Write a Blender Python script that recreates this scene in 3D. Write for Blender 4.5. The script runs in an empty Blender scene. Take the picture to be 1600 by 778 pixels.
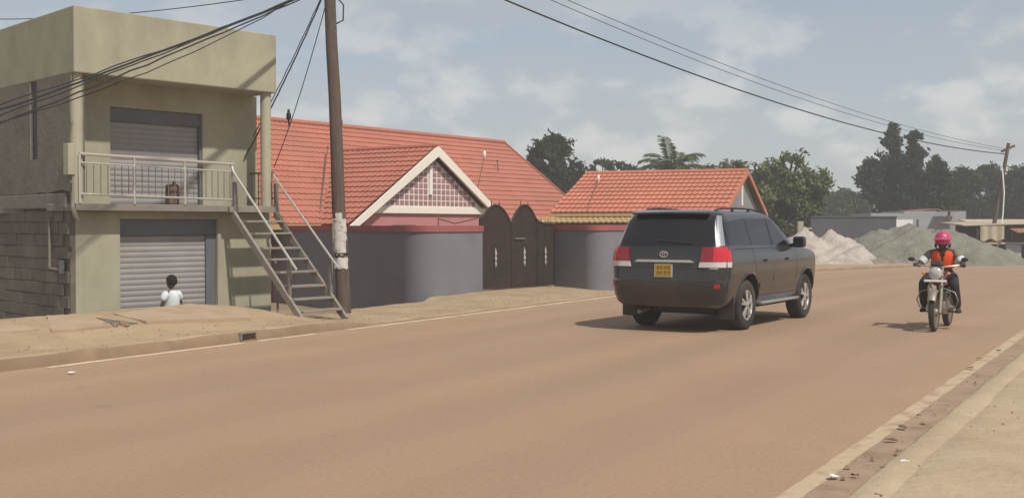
import bpy, bmesh, math, random
import numpy as np
from mathutils import Vector, Matrix
from mathutils.bvhtree import BVHTree
R = math.radians
rng = random.Random(7)
SC = bpy.context.scene
COL = SC.collection

# ---------------------------------------------------------------- camera
FPX = 1850.0                      # focal length in pixels of the 1600 px wide photograph
EYE = 1.65
PITCH = math.atan(37 / FPX)
cam_d = bpy.data.cameras.new('camera'); cam = bpy.data.objects.new('camera', cam_d); COL.objects.link(cam)
cam.location = (0, 0, EYE); cam.rotation_euler = (math.pi / 2 - PITCH, 0, 0)
cam_d.sensor_width = 36; cam_d.lens = 36 * FPX / 1600; cam_d.clip_start = .1; cam_d.clip_end = 3000
SC.camera = cam
# ---------------------------------------------------------------- light
SUN_AZ = (.60, -.80)              # horizontal direction towards the sun (x right, y away from the camera)
SUN_EL = R(52)
sd = Vector((SUN_AZ[0] * math.cos(SUN_EL), SUN_AZ[1] * math.cos(SUN_EL), math.sin(SUN_EL))).normalized()
sun_d = bpy.data.lights.new('sun', 'SUN'); sun_d.energy = 3.4; sun_d.angle = R(1.6); sun_d.color = (1, .94, .85)
sun = bpy.data.objects.new('sun', sun_d); COL.objects.link(sun); sun.rotation_euler = sd.to_track_quat('Z', 'Y').to_euler()
sun.location = (20, -30, 40)
SC.view_settings.view_transform = 'Standard'; SC.view_settings.look = 'None'
SC.view_settings.exposure = 0.12; SC.view_settings.gamma = 1.0; SC.view_settings.use_curve_mapping = False
SC.render.engine = 'CYCLES'
SC.cycles.use_denoising = True; SC.cycles.max_bounces = 6; SC.cycles.volume_bounces = 1
SC.cycles.transparent_max_bounces = 12
W = bpy.data.worlds.new('World'); SC.world = W; W.use_nodes = True
nt = W.node_tree; nt.nodes.clear()
def wn(t, **k):
    n = nt.nodes.new(t)
    for a, b in k.items(): setattr(n, a, b)
    return n
def wl(a, b): nt.links.new(a, b)
def wmath(op, a, b=None, c=None):
    n = wn('ShaderNodeMath', operation=op)
    for i, v in enumerate((a, b, c)):
        if v is None: continue
        if isinstance(v, (int, float)): n.inputs[i].default_value = v
        else: wl(v, n.inputs[i])
    return n.outputs[0]
sky = wn('ShaderNodeTexSky', sky_type='NISHITA'); sky.sun_disc = False; sky.sun_elevation = SUN_EL
sky.sun_rotation = math.atan2(SUN_AZ[0], SUN_AZ[1]); sky.air_density = 1.0; sky.dust_density = 2.5; sky.ozone_density = 1.2; sky.altitude = 1100
tc = wn('ShaderNodeTexCoord'); sp = wn('ShaderNodeSeparateXYZ'); wl(tc.outputs['Generated'], sp.inputs[0])
zz = wmath('MAXIMUM', sp.outputs[2], 0.0)
den = wmath('ADD', zz, .10)
cb = wn('ShaderNodeCombineXYZ'); wl(wmath('DIVIDE', sp.outputs[0], den), cb.inputs[0]); wl(wmath('DIVIDE', sp.outputs[1], den), cb.inputs[1])
def wnoise(vec, scale, detail, rough=.55):
    n = wn('ShaderNodeTexNoise'); n.inputs['Scale'].default_value = scale; n.inputs['Detail'].default_value = detail
    n.inputs['Roughness'].default_value = rough; wl(vec, n.inputs['Vector']); return n.outputs[0]
def wramp(v, a, b):
    n = wn('ShaderNodeMapRange', interpolation_type='SMOOTHSTEP'); n.inputs[1].default_value = a; n.inputs[2].default_value = b; wl(v, n.inputs[0]); return n.outputs[0]
veil = wramp(wnoise(cb.outputs[0], .55, 5), .30, .72)                    # broad thin cloud
mp = wn('ShaderNodeMapping'); mp.inputs['Scale'].default_value = (1, 1, 1.9); mp.inputs['Location'].default_value = (3.1, .7, .15); wl(tc.outputs['Generated'], mp.inputs[0])
puff = wramp(wnoise(mp.outputs[0], 13, 7, .52), .46, .64)                # small cumulus, low in the sky
band = wmath('MULTIPLY', wramp(sp.outputs[2], .015, .06), wramp(sp.outputs[2], .26, .07))
puff = wmath('MULTIPLY', puff, band)
def wmix(fac, a, b):
    n = wn('ShaderNodeMix', data_type='RGBA'); wl(fac, n.inputs[0])
    for i, v in ((6, a), (7, b)):
        if isinstance(v, tuple): n.inputs[i].default_value = v
        else: wl(v, n.inputs[i])
    return n.outputs[2]
hzn = wramp(sp.outputs[2], .16, .0)
c0_ = wmix(wmath('MULTIPLY_ADD', veil, .36, .54), sky.outputs[0], (4.35, 4.65, 4.82, 1))
c1 = wmix(wmath('MULTIPLY', hzn, .55), c0_, (5.0, 5.1, 5.1, 1))        # pale air low over the horizon
c2 = wmix(wmath('MULTIPLY', puff, .80), c1, (6.5, 6.5, 6.35, 1))
bgn = wn('ShaderNodeBackground'); bgn.inputs[1].default_value = .10; wl(c2, bgn.inputs[0])
wo = wn('ShaderNodeOutputWorld'); wl(bgn.outputs[0], wo.inputs[0])

# ---------------------------------------------------------------- helpers
def ray(px, py):
    d = (px - 800) / FPX; v = (389 - py) / FPX
    return Vector((d, math.cos(PITCH) + v * math.sin(PITCH), -math.sin(PITCH) + v * math.cos(PITCH)))
def at(px, py, Y):                    # point on the sight line at distance Y
    r = ray(px, py); return Vector((0, 0, EYE)) + r * (Y / r.y)
def on(px, py, z=0.0):                # point on a level plane
    r = ray(px, py); return Vector((0, 0, EYE)) + r * ((z - EYE) / r.z)
def sm(a, b, x):
    t = min(1, max(0, (x - a) / (b - a))); return t * t * (3 - 2 * t)
def tag(o, label=None, cat=None, group=None, kind=None):
    if label: o['label'] = label
    if cat: o['category'] = cat
    if group: o['group'] = group
    if kind: o['kind'] = kind
    return o
def thing(name, label, cat, loc=(0, 0, 0), rz=0, group=None):
    o = bpy.data.objects.new(name, None); COL.objects.link(o); o.location = loc; o.rotation_euler = (0, 0, rz)
    return tag(o, label, cat, group)
def link(name, me, parent=None):
    o = bpy.data.objects.new(name, me); COL.objects.link(o)
    if parent is not None: o.parent = parent
    return o
def dup(o, parent=None, loc=None):
    c = o.copy(); COL.objects.link(c); c.parent = parent
    if loc is not None: c.location = loc
    return c

class MB:
    def __init__(s): s.v = []; s.f = []
    def add(s, vs, fs):
        n = len(s.v); s.v += [tuple(v) for v in vs]; s.f += [tuple(i + n for i in f) for f in fs]; return s
    def quad(s, a, b, c, d): return s.add([a, b, c, d], [(0, 1, 2, 3)])
    def box(s, x0, x1, y0, y1, z0, z1):
        return s.add([(x0, y0, z0), (x1, y0, z0), (x1, y1, z0), (x0, y1, z0), (x0, y0, z1), (x1, y0, z1), (x1, y1, z1), (x0, y1, z1)],
                     [(0, 3, 2, 1), (4, 5, 6, 7), (0, 1, 5, 4), (1, 2, 6, 5), (2, 3, 7, 6), (3, 0, 4, 7)])
    def beam(s, p0, p1, w, h, up=(0, 0, 1)):
        p0 = Vector(p0); p1 = Vector(p1); d = (p1 - p0).normalized(); up = Vector(up)
        if abs(d.dot(up)) > .98: up = Vector((1, 0, 0))
        x = d.cross(up).normalized() * (w / 2); y = x.cross(d).normalized() * (h / 2)
        return s.add([p + a * x + b * y for p in (p0, p1) for a, b in ((-1, -1), (1, -1), (1, 1), (-1, 1))],
                     [(0, 3, 2, 1), (4, 5, 6, 7), (0, 1, 5, 4), (1, 2, 6, 5), (2, 3, 7, 6), (3, 0, 4, 7)])
    def tube(s, pts, r, n=8, cap=True, closed=False):
        pts = [Vector(p) for p in pts]; m = len(pts); rs = r if isinstance(r, (list, tuple)) else [r] * m
        ref = None; vs = []
        for i, p in enumerate(pts):
            if closed: t = pts[(i + 1) % m] - pts[i - 1]
            else: t = pts[min(i + 1, m - 1)] - pts[max(i - 1, 0)]
            t.normalize()
            if ref is None: ref = Vector((0, 0, 1)) if abs(t.z) < .9 else Vector((1, 0, 0))
            a = t.cross(ref).normalized(); b = a.cross(t).normalized(); ref = b
            for k in range(n):
                q = 2 * math.pi * k / n; vs.append(p + (a * math.cos(q) + b * math.sin(q)) * rs[i])
        fs = []
        for i in range(m if closed else m - 1):
            j = (i + 1) % m
            for k in range(n): l = (k + 1) % n; fs.append((i * n + k, i * n + l, j * n + l, j * n + k))
        if cap and not closed: fs += [tuple(range(n))[::-1], tuple((m - 1) * n + k for k in range(n))]
        return s.add(vs, fs)
    def lathe(s, prof, c=(0, 0, 0), axis='Z', n=24, closed=False):   # prof: (radius, height)
        vs = []; m = len(prof)
        for rr, h in prof:
            for k in range(n):
                q = 2 * math.pi * k / n; a, b = rr * math.cos(q), rr * math.sin(q)
                p = {'Z': (a, b, h), 'Y': (a, h, b), 'X': (h, a, b)}[axis]; vs.append((p[0] + c[0], p[1] + c[1], p[2] + c[2]))
        fs = [(i * n + k, i * n + (k + 1) % n, ((i + 1) % m) * n + (k + 1) % n, ((i + 1) % m) * n + k) for i in range(m if closed else m - 1) for k in range(n)]
        if not closed: fs += [tuple(range(n))[::-1], tuple((m - 1) * n + k for k in range(n))]
        return s.add(vs, fs)
    def ball(s, c, r, nu=14, nv=9):
        r = (r, r, r) if isinstance(r, (int, float)) else r; vs = [(c[0], c[1], c[2] - r[2])]
        for j in range(1, nv):
            t = math.pi * j / nv - math.pi / 2
            for k in range(nu):
                q = 2 * math.pi * k / nu; vs.append((c[0] + r[0] * math.cos(t) * math.cos(q), c[1] + r[1] * math.cos(t) * math.sin(q), c[2] + r[2] * math.sin(t)))
        vs.append((c[0], c[1], c[2] + r[2])); e = len(vs) - 1; fs = []
        for k in range(nu):
            l = (k + 1) % nu; fs.append((0, 1 + l, 1 + k)); fs.append((e, e - nu + k, e - nu + l))
            for j in range(nv - 2): fs.append((1 + j * nu + k, 1 + j * nu + l, 1 + (j + 1) * nu + l, 1 + (j + 1) * nu + k))
        return s.add(vs, fs)
    def prism(s, pts, ext):               # pts: 3D polygon, ext: extrusion vector
        n = len(pts); e = Vector(ext); vs = [Vector(p) for p in pts]
        return s.add(vs + [v + e for v in vs], [tuple(range(n)), tuple(range(2 * n - 1, n - 1, -1))] + [(k, n + k, n + (k + 1) % n, (k + 1) % n) for k in range(n)])
    def xf(s, M):
        s.v = [tuple(M @ Vector(v)) for v in s.v]; return s
    def mesh(s, name, m=None, smooth=None, bevel=0, seg=2):
        me = bpy.data.meshes.new(name); me.from_pydata(s.v, [], s.f)
        bm = bmesh.new(); bm.from_mesh(me); bmesh.ops.recalc_face_normals(bm, faces=bm.faces)
        if bevel:
            bmesh.ops.remove_doubles(bm, verts=bm.verts, dist=1e-5)
            es = [e for e in bm.edges if len(e.link_faces) == 2 and e.calc_face_angle() > .5]
            bmesh.ops.bevel(bm, geom=es, offset=bevel, segments=seg, affect='EDGES', profile=.5)
        bm.to_mesh(me); bm.free()
        if smooth is not None:
            me.polygons.foreach_set('use_smooth', [True] * len(me.polygons)); me.set_sharp_from_angle(angle=R(smooth))
        if m is not None: me.materials.append(m)
        return me
    def build(s, name, m=None, parent=None, smooth=None, bevel=0, seg=2):
        return link(name, s.mesh(name, m, smooth, bevel, seg), parent)

# ---------------------------------------------------------------- materials
def mat(name, col, rough=.85, var=.12, scale=2.0, bump=.15, bscale=40.0, metal=0.0, spec=.35, stain=None, coat=0.0, stretch=None, uv=False, dist=.01, trans=0.0, pos=False):
    m = bpy.data.materials.new(name); m.use_nodes = True; t = m.node_tree; N = t.nodes; L = t.links
    b = N['Principled BSDF']; b.inputs['Roughness'].default_value = rough; b.inputs['Metallic'].default_value = metal
    b.inputs['Specular IOR Level'].default_value = spec; b.inputs['Coat Weight'].default_value = coat
    c = N.new('ShaderNodeTexCoord'); vec = c.outputs['UV' if uv else 'Object'] if not pos else N.new('ShaderNodeNewGeometry').outputs['Position']
    if stretch:
        mp = N.new('ShaderNodeMapping'); mp.inputs['Scale'].default_value = stretch; L.new(vec, mp.inputs[0]); vec = mp.outputs[0]
    def noise(sc, det=5, ro=.6):
        n = N.new('ShaderNodeTexNoise'); n.inputs['Scale'].default_value = sc; n.inputs['Detail'].default_value = det; n.inputs['Roughness'].default_value = ro
        L.new(vec, n.inputs['Vector']); return n.outputs[0]
    def rgb(f): return tuple(min(1, max(0, x * f)) for x in col) + (1,)
    mr = N.new('ShaderNodeMapRange'); mr.inputs[1].default_value = .3; mr.inputs[2].default_value = .7; L.new(noise(scale), mr.inputs[0])
    mx = N.new('ShaderNodeMix'); mx.data_type = 'RGBA'; mx.inputs[6].default_value = rgb(1 - var); mx.inputs[7].default_value = rgb(1 + var); L.new(mr.outputs[0], mx.inputs[0])
    out = mx.outputs[2]
    if stain:                              # (colour, amount, scale, lo, hi)
        sc_, am, ss, lo, hi = stain
        m2 = N.new('ShaderNodeMapRange'); m2.inputs[1].default_value = lo; m2.inputs[2].default_value = hi; m2.inputs[4].default_value = am; L.new(noise(ss, 6, .65), m2.inputs[0])
        x2 = N.new('ShaderNodeMix'); x2.data_type = 'RGBA'; x2.inputs[7].default_value = tuple(sc_) + (1,); L.new(out, x2.inputs[6]); L.new(m2.outputs[0], x2.inputs[0]); out = x2.outputs[2]
    L.new(out, b.inputs['Base Color'])
    if bump:
        bp = N.new('ShaderNodeBump'); bp.inputs['Strength'].default_value = bump; bp.inputs['Distance'].default_value = dist; L.new(noise(bscale, 4), bp.inputs['Height']); L.new(bp.outputs[0], b.inputs['Normal'])
    if trans:
        tr = N.new('ShaderNodeBsdfTranslucent'); L.new(out, tr.inputs[0]); ms = N.new('ShaderNodeMixShader'); ms.inputs[0].default_value = trans
        L.new(b.outputs[0], ms.inputs[1]); L.new(tr.outputs[0], ms.inputs[2]); L.new(ms.outputs[0], N['Material Output'].inputs[0])
    return m
DUST = (.30, .205, .13)
M = {}
M['ground'] = mat('dry_earth', (.30, .215, .13), .95, .2, .6, .5, 9, stain=((.12, .11, .05), .5, .25, .5, .7))
M['dirt'] = mat('dusty_pavement', (.385, .28, .172), .95, .12, 1.3, .5, 22, stain=((.30, .21, .128), .8, .9, .45, .66))
M['slab'] = mat('dusty_slab', (.395, .285, .19), .92, .10, 2.5, .4, 25, stain=((.31, .22, .145), .5, 2, .5, .7), pos=True)
M['kerb'] = mat('dusty_kerb', (.25, .172, .105), .92, .16, 2.0, .4, 25, stain=((.20, .135, .085), .6, 1.6, .5, .7))
M['sand'] = mat('sandy_walk', (.44, .335, .22), .95, .08, 1.0, .7, 11, stain=((.35, .255, .165), .75, .8, .45, .68), dist=.03)
M['gutter'] = mat('gutter_dirt', (.33, .225, .15), .95, .15, 3, .6, 18, stain=((.17, .12, .08), .6, 2.2, .52, .7))
M['line2'] = mat('dusty_road_paint', (.50, .38, .25), .85, .12, 3, .2, 40, stain=((.36, .25, .16), .95, 3.0, .47, .6))
M['line'] = mat('worn_road_paint', (.64, .51, .35), .85, .10, 3, .2, 40, stain=((.36, .25, .16), .9, 2.4, .56, .70))
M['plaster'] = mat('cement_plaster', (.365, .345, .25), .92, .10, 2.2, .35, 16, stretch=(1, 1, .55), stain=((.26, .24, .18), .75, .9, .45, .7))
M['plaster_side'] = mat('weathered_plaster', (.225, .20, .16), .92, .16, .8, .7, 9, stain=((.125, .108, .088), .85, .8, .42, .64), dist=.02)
M['block'] = mat('cement_block', (.165, .142, .115), .95, .16, 1.5, .6, 22, stain=((.11, .092, .075), .6, 1.2, .45, .7), pos=True)
M['mortar'] = mat('mortar', (.145, .124, .10), .95, .2, 5, .5, 25)
M['column'] = mat('pale_column', (.40, .375, .28), .85, .1, 2, .2, 20, stain=((.27, .235, .17), .5, 2, .5, .7))
M['slab_edge'] = mat('grey_concrete', (.23, .205, .175), .9, .18, 2.5, .4, 20, stain=((.12, .105, .09), .6, 2.5, .5, .7))
M['shutter'] = mat('shutter_steel', (.31, .295, .29), .6, .08, 2.0, .1, 30, metal=.1, stain=((.29, .235, .18), .4, 1.2, .5, .75), pos=True)
M['shutter_box'] = mat('shutter_box', (.13, .135, .15), .6, .1, 2, .1, 30)
M['chrome'] = mat('polished_steel', (.62, .58, .52), .35, .05, 6, 0, metal=.6, spec=.5)
M['iron'] = mat('grey_iron', (.21, .19, .17), .6, .2, 5, .2, 40, metal=.3, stain=((.16, .095, .06), .5, 6, .5, .65))
M['tread'] = mat('steel_tread', (.27, .245, .215), .65, .18, 4, .2, 30, metal=.2, stain=((.30, .21, .135), .7, 3, .45, .65), pos=True)
M['wood_pole'] = mat('tarred_pole', (.115, .082, .066), .9, .25, 3, .6, 20, stretch=(6, 6, .6), stain=((.06, .045, .038), .6, 2, .5, .7))
M['paper'] = mat('old_paper', (.55, .51, .47), .85, .15, 5, .3, 25, stain=((.16, .14, .14), .7, 11, .55, .63))
M['cable'] = mat('black_cable', (.022, .022, .024), .6, .1, 5, 0)
M['tile'] = mat('red_roof', (.43, .150, .098), .66, .14, 1.6, .12, 30, stain=((.33, .135, .095), .7, .8, .42, .70), pos=True)
M['tile2'] = mat('orange_roof', (.54, .20, .125), .66, .14, 1.6, .12, 30, stain=((.38, .145, .09), .7, .8, .42, .70), pos=True)
M['barge'] = mat('white_fascia', (.80, .74, .65), .7, .04, 3, .05, 30, stain=((.52, .43, .34), .35, 3, .55, .75))
M['pink'] = mat('pink_paint', (.47, .20, .195), .85, .07, 2, .15, 30, stain=((.28, .11, .10), .5, 2, .55, .75))
M['grout'] = mat('pale_grout', (.74, .64, .60), .85, .06, 3, .15, 30)
M['sqtile'] = mat('mauve_tile', (.33, .185, .185), .6, .16, 4, .1, 30, pos=True)
M['fence'] = mat('grey_paint_wall', (.185, .182, .200), .85, .06, 1.2, .2, 22, stain=((.14, .12, .115), .5, .9, .5, .75))
M['cap'] = mat('maroon_cap', (.32, .095, .092), .8, .1, 3, .2, 25)
M['gate'] = mat('dark_gate', (.045, .031, .026), .6, .2, 3, .1, 30, metal=.2, stain=((.09, .062, .045), .4, 2, .5, .75))
M['silver'] = mat('silver_paint', (.55, .53, .50), .45, .1, 6, .05, 30, metal=.4)
M['ochre'] = mat('ochre_trim', (.46, .33, .16), .8, .12, 5, .2, 30)
M['grey_gable'] = mat('grey_gable', (.23, .23, .24), .85, .06, 1, .15, 22)
M['white'] = mat('white_paint', (.78, .77, .74), .7, .04, 3, .05, 30)
M['farwall'] = mat('far_block_wall', (.33, .33, .34), .9, .1, 1, .2, 12)
M['darkwall'] = mat('shaded_dark_wall', (.09, .09, .10), .9, .15, .6, .2, 12)
M['rust_roof'] = mat('rusty_sheet', (.30, .15, .105), .8, .2, 2, .2, 20)
M['tan'] = mat('tan_cloth', (.44, .37, .26), .9, .15, 2, .3, 12)
M['timber'] = mat('weathered_timber', (.15, .10, .07), .9, .25, 4, .4, 20)
M['grey_sand'] = mat('grey_gravel', (.215, .21, .165), .97, .2, 1.2, 1, 9, stain=((.13, .13, .10), .7, 1.0, .5, .68), dist=.08)
M['white_sand'] = mat('pale_sand', (.46, .40, .35), .97, .14, 2.0, 1, 8, stain=((.29, .24, .20), .7, 1.6, .5, .66), dist=.08)
M['rubble'] = mat('rubble', (.21, .18, .145), .97, .3, 4, .8, 12)
M['bark'] = mat('bark', (.09, .07, .055), .95, .25, 3, .5, 16)
# ---------------------------------------------------------------- the road line: s along the left edge line, d metres to its left
U = Vector((.49, .872)).normalized(); NR = Vector((U.y, -U.x)); OFF = -11.4
S0, RAD, TH = 36.0, 28.0, .35
def base_pt(s): return NR * OFF + U * s
CEN = base_pt(S0) + NR * RAD
def rot2(v, a): c, s_ = math.cos(a), math.sin(a); return Vector((v.x * c - v.y * s_, v.x * s_ + v.y * c))
def rp(s, d, z=0.0):
    if s <= S0: p = base_pt(s) - NR * d
    else:
        th = min((s - S0) / RAD, TH); p = CEN + rot2(-NR, -th) * (RAD + d)
        if s > S0 + RAD * TH: p = p + rot2(U, -TH) * (s - S0 - RAD * TH)
    return Vector((p.x, p.y, z))
def inv(x, y):
    P = Vector((x, y)); s = P.dot(U); d = -P.dot(NR) + OFF
    if s <= S0: return s, d
    v = P - CEN; th = math.atan2((-NR).x * v.y - (-NR).y * v.x, (-NR).dot(v)) * -1
    if -math.pi < th < -2.0: th += 2 * math.pi
    if th <= TH: return S0 + RAD * max(0, th), v.length - RAD
    q = rot2(-NR, -TH); w = rot2(U, -TH); return S0 + RAD * TH + v.dot(w), v.dot(q) - RAD
def fbm(x, y, k=1.0):
    return (math.sin(x * 1.7 * k + 1.3 * math.sin(y * 1.1 * k)) + .6 * math.sin(x * 3.9 * k + y * 2.7 * k + .7) + .4 * math.sin(y * 6.3 * k - x * 4.1 * k)) / 2
def sheet(name, ss, ds, zf, m, kind='structure', parent=None, smooth=40, jit=0.0):
    vs = [rp(s, d + jit * (fbm(s * 2.3, d * 40) + .8 * fbm(s * 7.1, d * 70)), zf(s, d)) for s in ss for d in ds]; n = len(ds)
    fs = [(i * n + j, (i + 1) * n + j, (i + 1) * n + j + 1, i * n + j + 1) for i in range(len(ss) - 1) for j in range(n - 1)]
    mb = MB().add(vs, fs); me = bpy.data.meshes.new(name); me.from_pydata(mb.v, [], mb.f)
    uv = me.uv_layers.new(name='UVMap'); idx = [0] * len(me.loops); me.loops.foreach_get('vertex_index', idx)
    uv.data.foreach_set('uv', [c for i in idx for c in (ss[i // n], ds[i % n])])
    me.polygons.foreach_set('use_smooth', [True] * len(me.polygons)); me.materials.append(m)
    o = link(name, me, parent)
    if kind: o['kind'] = kind
    return o
def fr(a, b, st):
    n = max(1, int(round((b - a) / st))); return [a + (b - a) * i / n for i in range(n + 1)]
RW = -9.35                                   # the right edge line
# ---- ground: one sheet to the horizon
def gz(x, y):
    s, d = inv(x, y)
    z = -.50 + .48 * sm(27.5, 30.0, s)
    if -40 < d < 3.2: z = min(z, -.08 - (.0 if d > -9 else 0))
    if d < .5: z = -.10
    far = math.hypot(x, y)
    return z + .02 * fbm(x * .6, y * .6) * (1 if d > 3 else 0) + (0 if far < 120 else .004 * (far - 120))
xs = [-1500, -800, -400, -200, -120] + fr(-70, -14, 7) + fr(-13, 6, .5) + fr(8, 80, 3) + [120, 200, 400, 800, 1500]
ys = [-300, -100, -40] + fr(-20, 10, 5) + fr(11, 34, .5) + fr(36, 100, 3) + [140, 200, 300, 500, 900, 2000]
vs = [(x, y, gz(x, y)) for x in xs for y in ys]; n = len(ys)
mb = MB().add(vs, [(i * n + j, (i + 1) * n + j, (i + 1) * n + j + 1, i * n + j + 1) for i in range(len(xs) - 1) for j in range(n - 1)])
tag(mb.build('ground', M['ground'], None, 60), kind='structure')
# ---- road: dust-covered asphalt
def road_mat():
    m = mat('dusty_asphalt', (.345, .225, .143), .9, .05, .35, .35, 60, uv=True, dist=.006, spec=.25)
    t = m.node_tree; N = t.nodes; L = t.links; b = N['Principled BSDF']; src = b.inputs['Base Color'].links[0].from_socket
    c = N.new('ShaderNodeTexCoord'); mp = N.new('ShaderNodeMapping'); mp.inputs['Scale'].default_value = (.045, 1.0, 1); L.new(c.outputs['UV'], mp.inputs[0])
    n = N.new('ShaderNodeTexNoise'); n.inputs['Scale'].default_value = 1.3; n.inputs['Detail'].default_value = 4; L.new(mp.outputs[0], n.inputs['Vector'])
    r = N.new('ShaderNodeMapRange'); r.inputs[1].default_value = .36; r.inputs[2].default_value = .66; r.inputs[4].default_value = .75; L.new(n.outputs[0], r.inputs[0])
    x = N.new('ShaderNodeMix'); x.data_type = 'RGBA'; x.inputs[7].default_value = (.315, .213, .142, 1); L.new(src, x.inputs[6]); L.new(r.outputs[0], x.inputs[0])
    # dust gathers towards both edges
    sx = N.new('ShaderNodeSeparateXYZ'); L.new(c.outputs['UV'], sx.inputs[0])
    def mrange(a, bb):
        q = N.new('ShaderNodeMapRange'); q.interpolation_type = 'SMOOTHSTEP'; q.inputs[1].default_value = a; q.inputs[2].default_value = bb; L.new(sx.outputs[1], q.inputs[0]); return q.outputs[0]
    ad = N.new('ShaderNodeMath'); ad.operation = 'MAXIMUM'; L.new(mrange(-2.2, .2), ad.inputs[0]); L.new(mrange(-8.2, -9.5), ad.inputs[1])
    n2 = N.new('ShaderNodeTexNoise'); n2.inputs['Scale'].default_value = 1.1; n2.inputs['Detail'].default_value = 6; L.new(c.outputs['UV'], n2.inputs['Vector'])
    mu = N.new('ShaderNodeMath'); mu.operation = 'MULTIPLY'; L.new(ad.outputs[0], mu.inputs[0]); L.new(n2.outputs[0], mu.inputs[1])
    y = N.new('ShaderNodeMix'); y.data_type = 'RGBA'; y.inputs[7].default_value = (.40, .275, .17, 1); L.new(x.outputs[2], y.inputs[6]); L.new(mu.outputs[0], y.inputs[0])
    # scattered small dark spots: oil, patches
    n3 = N.new('ShaderNodeTexNoise'); n3.inputs['Scale'].default_value = 2.6; n3.inputs['Detail'].default_value = 3; L.new(c.outputs['UV'], n3.inputs['Vector'])
    r3 = N.new('ShaderNodeMapRange'); r3.inputs[1].default_value = .68; r3.inputs[2].default_value = .76; r3.inputs[4].default_value = .35; L.new(n3.outputs[0], r3.inputs[0])
    w = N.new('ShaderNodeMix'); w.data_type = 'RGBA'; w.inputs[7].default_value = (.20, .145, .10, 1); L.new(y.outputs[2], w.inputs[6]); L.new(r3.outputs[0], w.inputs[0])
    n4 = N.new('ShaderNodeTexNoise'); n4.inputs['Scale'].default_value = 26; n4.inputs['Detail'].default_value = 5; n4.inputs['Roughness'].default_value = .75; L.new(c.outputs['UV'], n4.inputs['Vector'])
    r4 = N.new('ShaderNodeMapRange'); r4.inputs[1].default_value = .35; r4.inputs[2].default_value = .65; r4.inputs[3].default_value = .88; r4.inputs[4].default_value = 1.10; L.new(n4.outputs[0], r4.inputs[0])
    sn = N.new('ShaderNodeMath'); sn.operation = 'SINE'; ml = N.new('ShaderNodeMath'); ml.operation = 'MULTIPLY_ADD'; ml.inputs[1].default_value = 3.7; ml.inputs[2].default_value = 1.0; L.new(sx.outputs[1], ml.inputs[0]); L.new(ml.outputs[0], sn.inputs[0])
    tk = N.new('ShaderNodeMath'); tk.operation = 'MULTIPLY_ADD'; tk.inputs[1].default_value = .035; L.new(sn.outputs[0], tk.inputs[0]); L.new(r4.outputs[0], tk.inputs[2])
    vm = N.new('ShaderNodeVectorMath'); vm.operation = 'SCALE'; L.new(w.outputs[2], vm.inputs[0]); L.new(tk.outputs[0], vm.inputs[3])
    L.new(vm.outputs[0], b.inputs['Base Color']); return m
SS = [-60, -30, -12] + fr(-4, 36, 1.0) + fr(37, 48, .8) + [52, 60, 75, 100, 140]
sheet('road', SS, fr(RW - .15, .30, .55), lambda s, d: 0.0, road_mat())
for a, b_ in ((5.8, 8.2), (9.3, 12.6), (12.9, 14.2), (15.0, 33.0), (33.4, 60)):      # worn left edge line
    sheet('left_edge_line', fr(a, b_, .12), [-.055, .055], lambda s, d: .004, M['line'], jit=.014)
sheet('right_edge_line', fr(-8, 60, .08), [RW - .085, RW + .055], lambda s, d: .005, M['line2'], jit=.006)
sheet('gutter', fr(-8, 60, .15), [RW - .34, RW - .27, RW - .19, RW - .05], lambda s, d: .0025 + (0 if d > RW - .1 else .004 + .004 * fbm(s * 3, d * 20)), M['gutter'])
sheet('kerb_edge', fr(-8, 60, .10), [RW - .66, RW - .50, RW - .44, RW - .36, RW - .33, RW - .315], lambda s, d: -.02 if d < RW - .6 else (.036 + .006 * fbm(s * 2, d * 9)) if d < RW - .35 else (.020 if d < RW - .32 else -.01), M['sand'], jit=.007)
sheet('right_pavement', fr(-12, 14, .3) + fr(15, 60, 1), [-70, -40, -25] + fr(-20, RW - .8, .6) + fr(RW - .7, RW - .44, .12),
      lambda s, d: (.026 if d < RW - .55 else -.02) + .012 * fbm(s * .9, d * .9) + .005 * fbm(s * 4, d * 4) - (.03 if d < -12 else 0) * 0, M['sand'])
# ---- left pavement with its kerb, the bank down to the sunken plots and the ramp to the gate
def kz(s): return .14 - .115 * sm(14.3, 16.6, s) + .10 * sm(27.5, 30, s)
def pz(s, d):
    z = kz(s) + .23 * sm(.5, 2.1, d) * sm(6, 10, s) * (1 - sm(14.2, 16.4, s)) + .05 * sm(.6, 3, d) * sm(22, 25, s) * (1 - sm(27, 29, s))
    z += .010 * fbm(s * 1.3, d * 2.0) + .006 * fbm(s * 5, d * 5) - (.05 if d < .2 else 0)
    e = 2.62 + .12 * fbm(s * .8, 3.0) - .25 * sm(15.0, 16.2, s) * (1 - sm(17.5, 19, s))
    drop = sm(e, e + .30, d) * (1 - sm(21.2, 22.4, s))
    return z * (1 - drop) + (-.55) * drop
sheet('pavement', fr(-4, 29, .18) + fr(29.5, 60, .5), [.185] + fr(.215, 3.3, .13), pz, M['dirt'])
sheet('kerb', fr(-4, 60, .25), [.13, .16, .19, .24], lambda s, d: -.02 if d < .15 else (kz(s) * (.80 if d < .17 else 1.0) + .010 * fbm(s * 1.5, 2) - .008), M['kerb'], jit=.012)
p0_ = rp(12.85, .135, .075); di = thing('drain_inlet', 'drain slot in the left kerb face in front of the shop, its shade painted dark', 'drain', tuple(p0_), math.atan2(U.y, U.x))
MB().box(-.14, .14, -.012, .03, -.035, .035).build('opening', M['gate'], di); MB().box(-.17, .17, -.018, .03, .0355, .055).build('lintel', M['slab_edge'], di); MB().box(-.17, -.141, -.016, .03, -.05, .035).build('jamb', M['slab_edge'], di); MB().box(.141, .17, -.016, .03, -.05, .035).build('jamb', M['slab_edge'], di)  # the opening is a solid dark block painting the shade inside the slot
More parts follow.
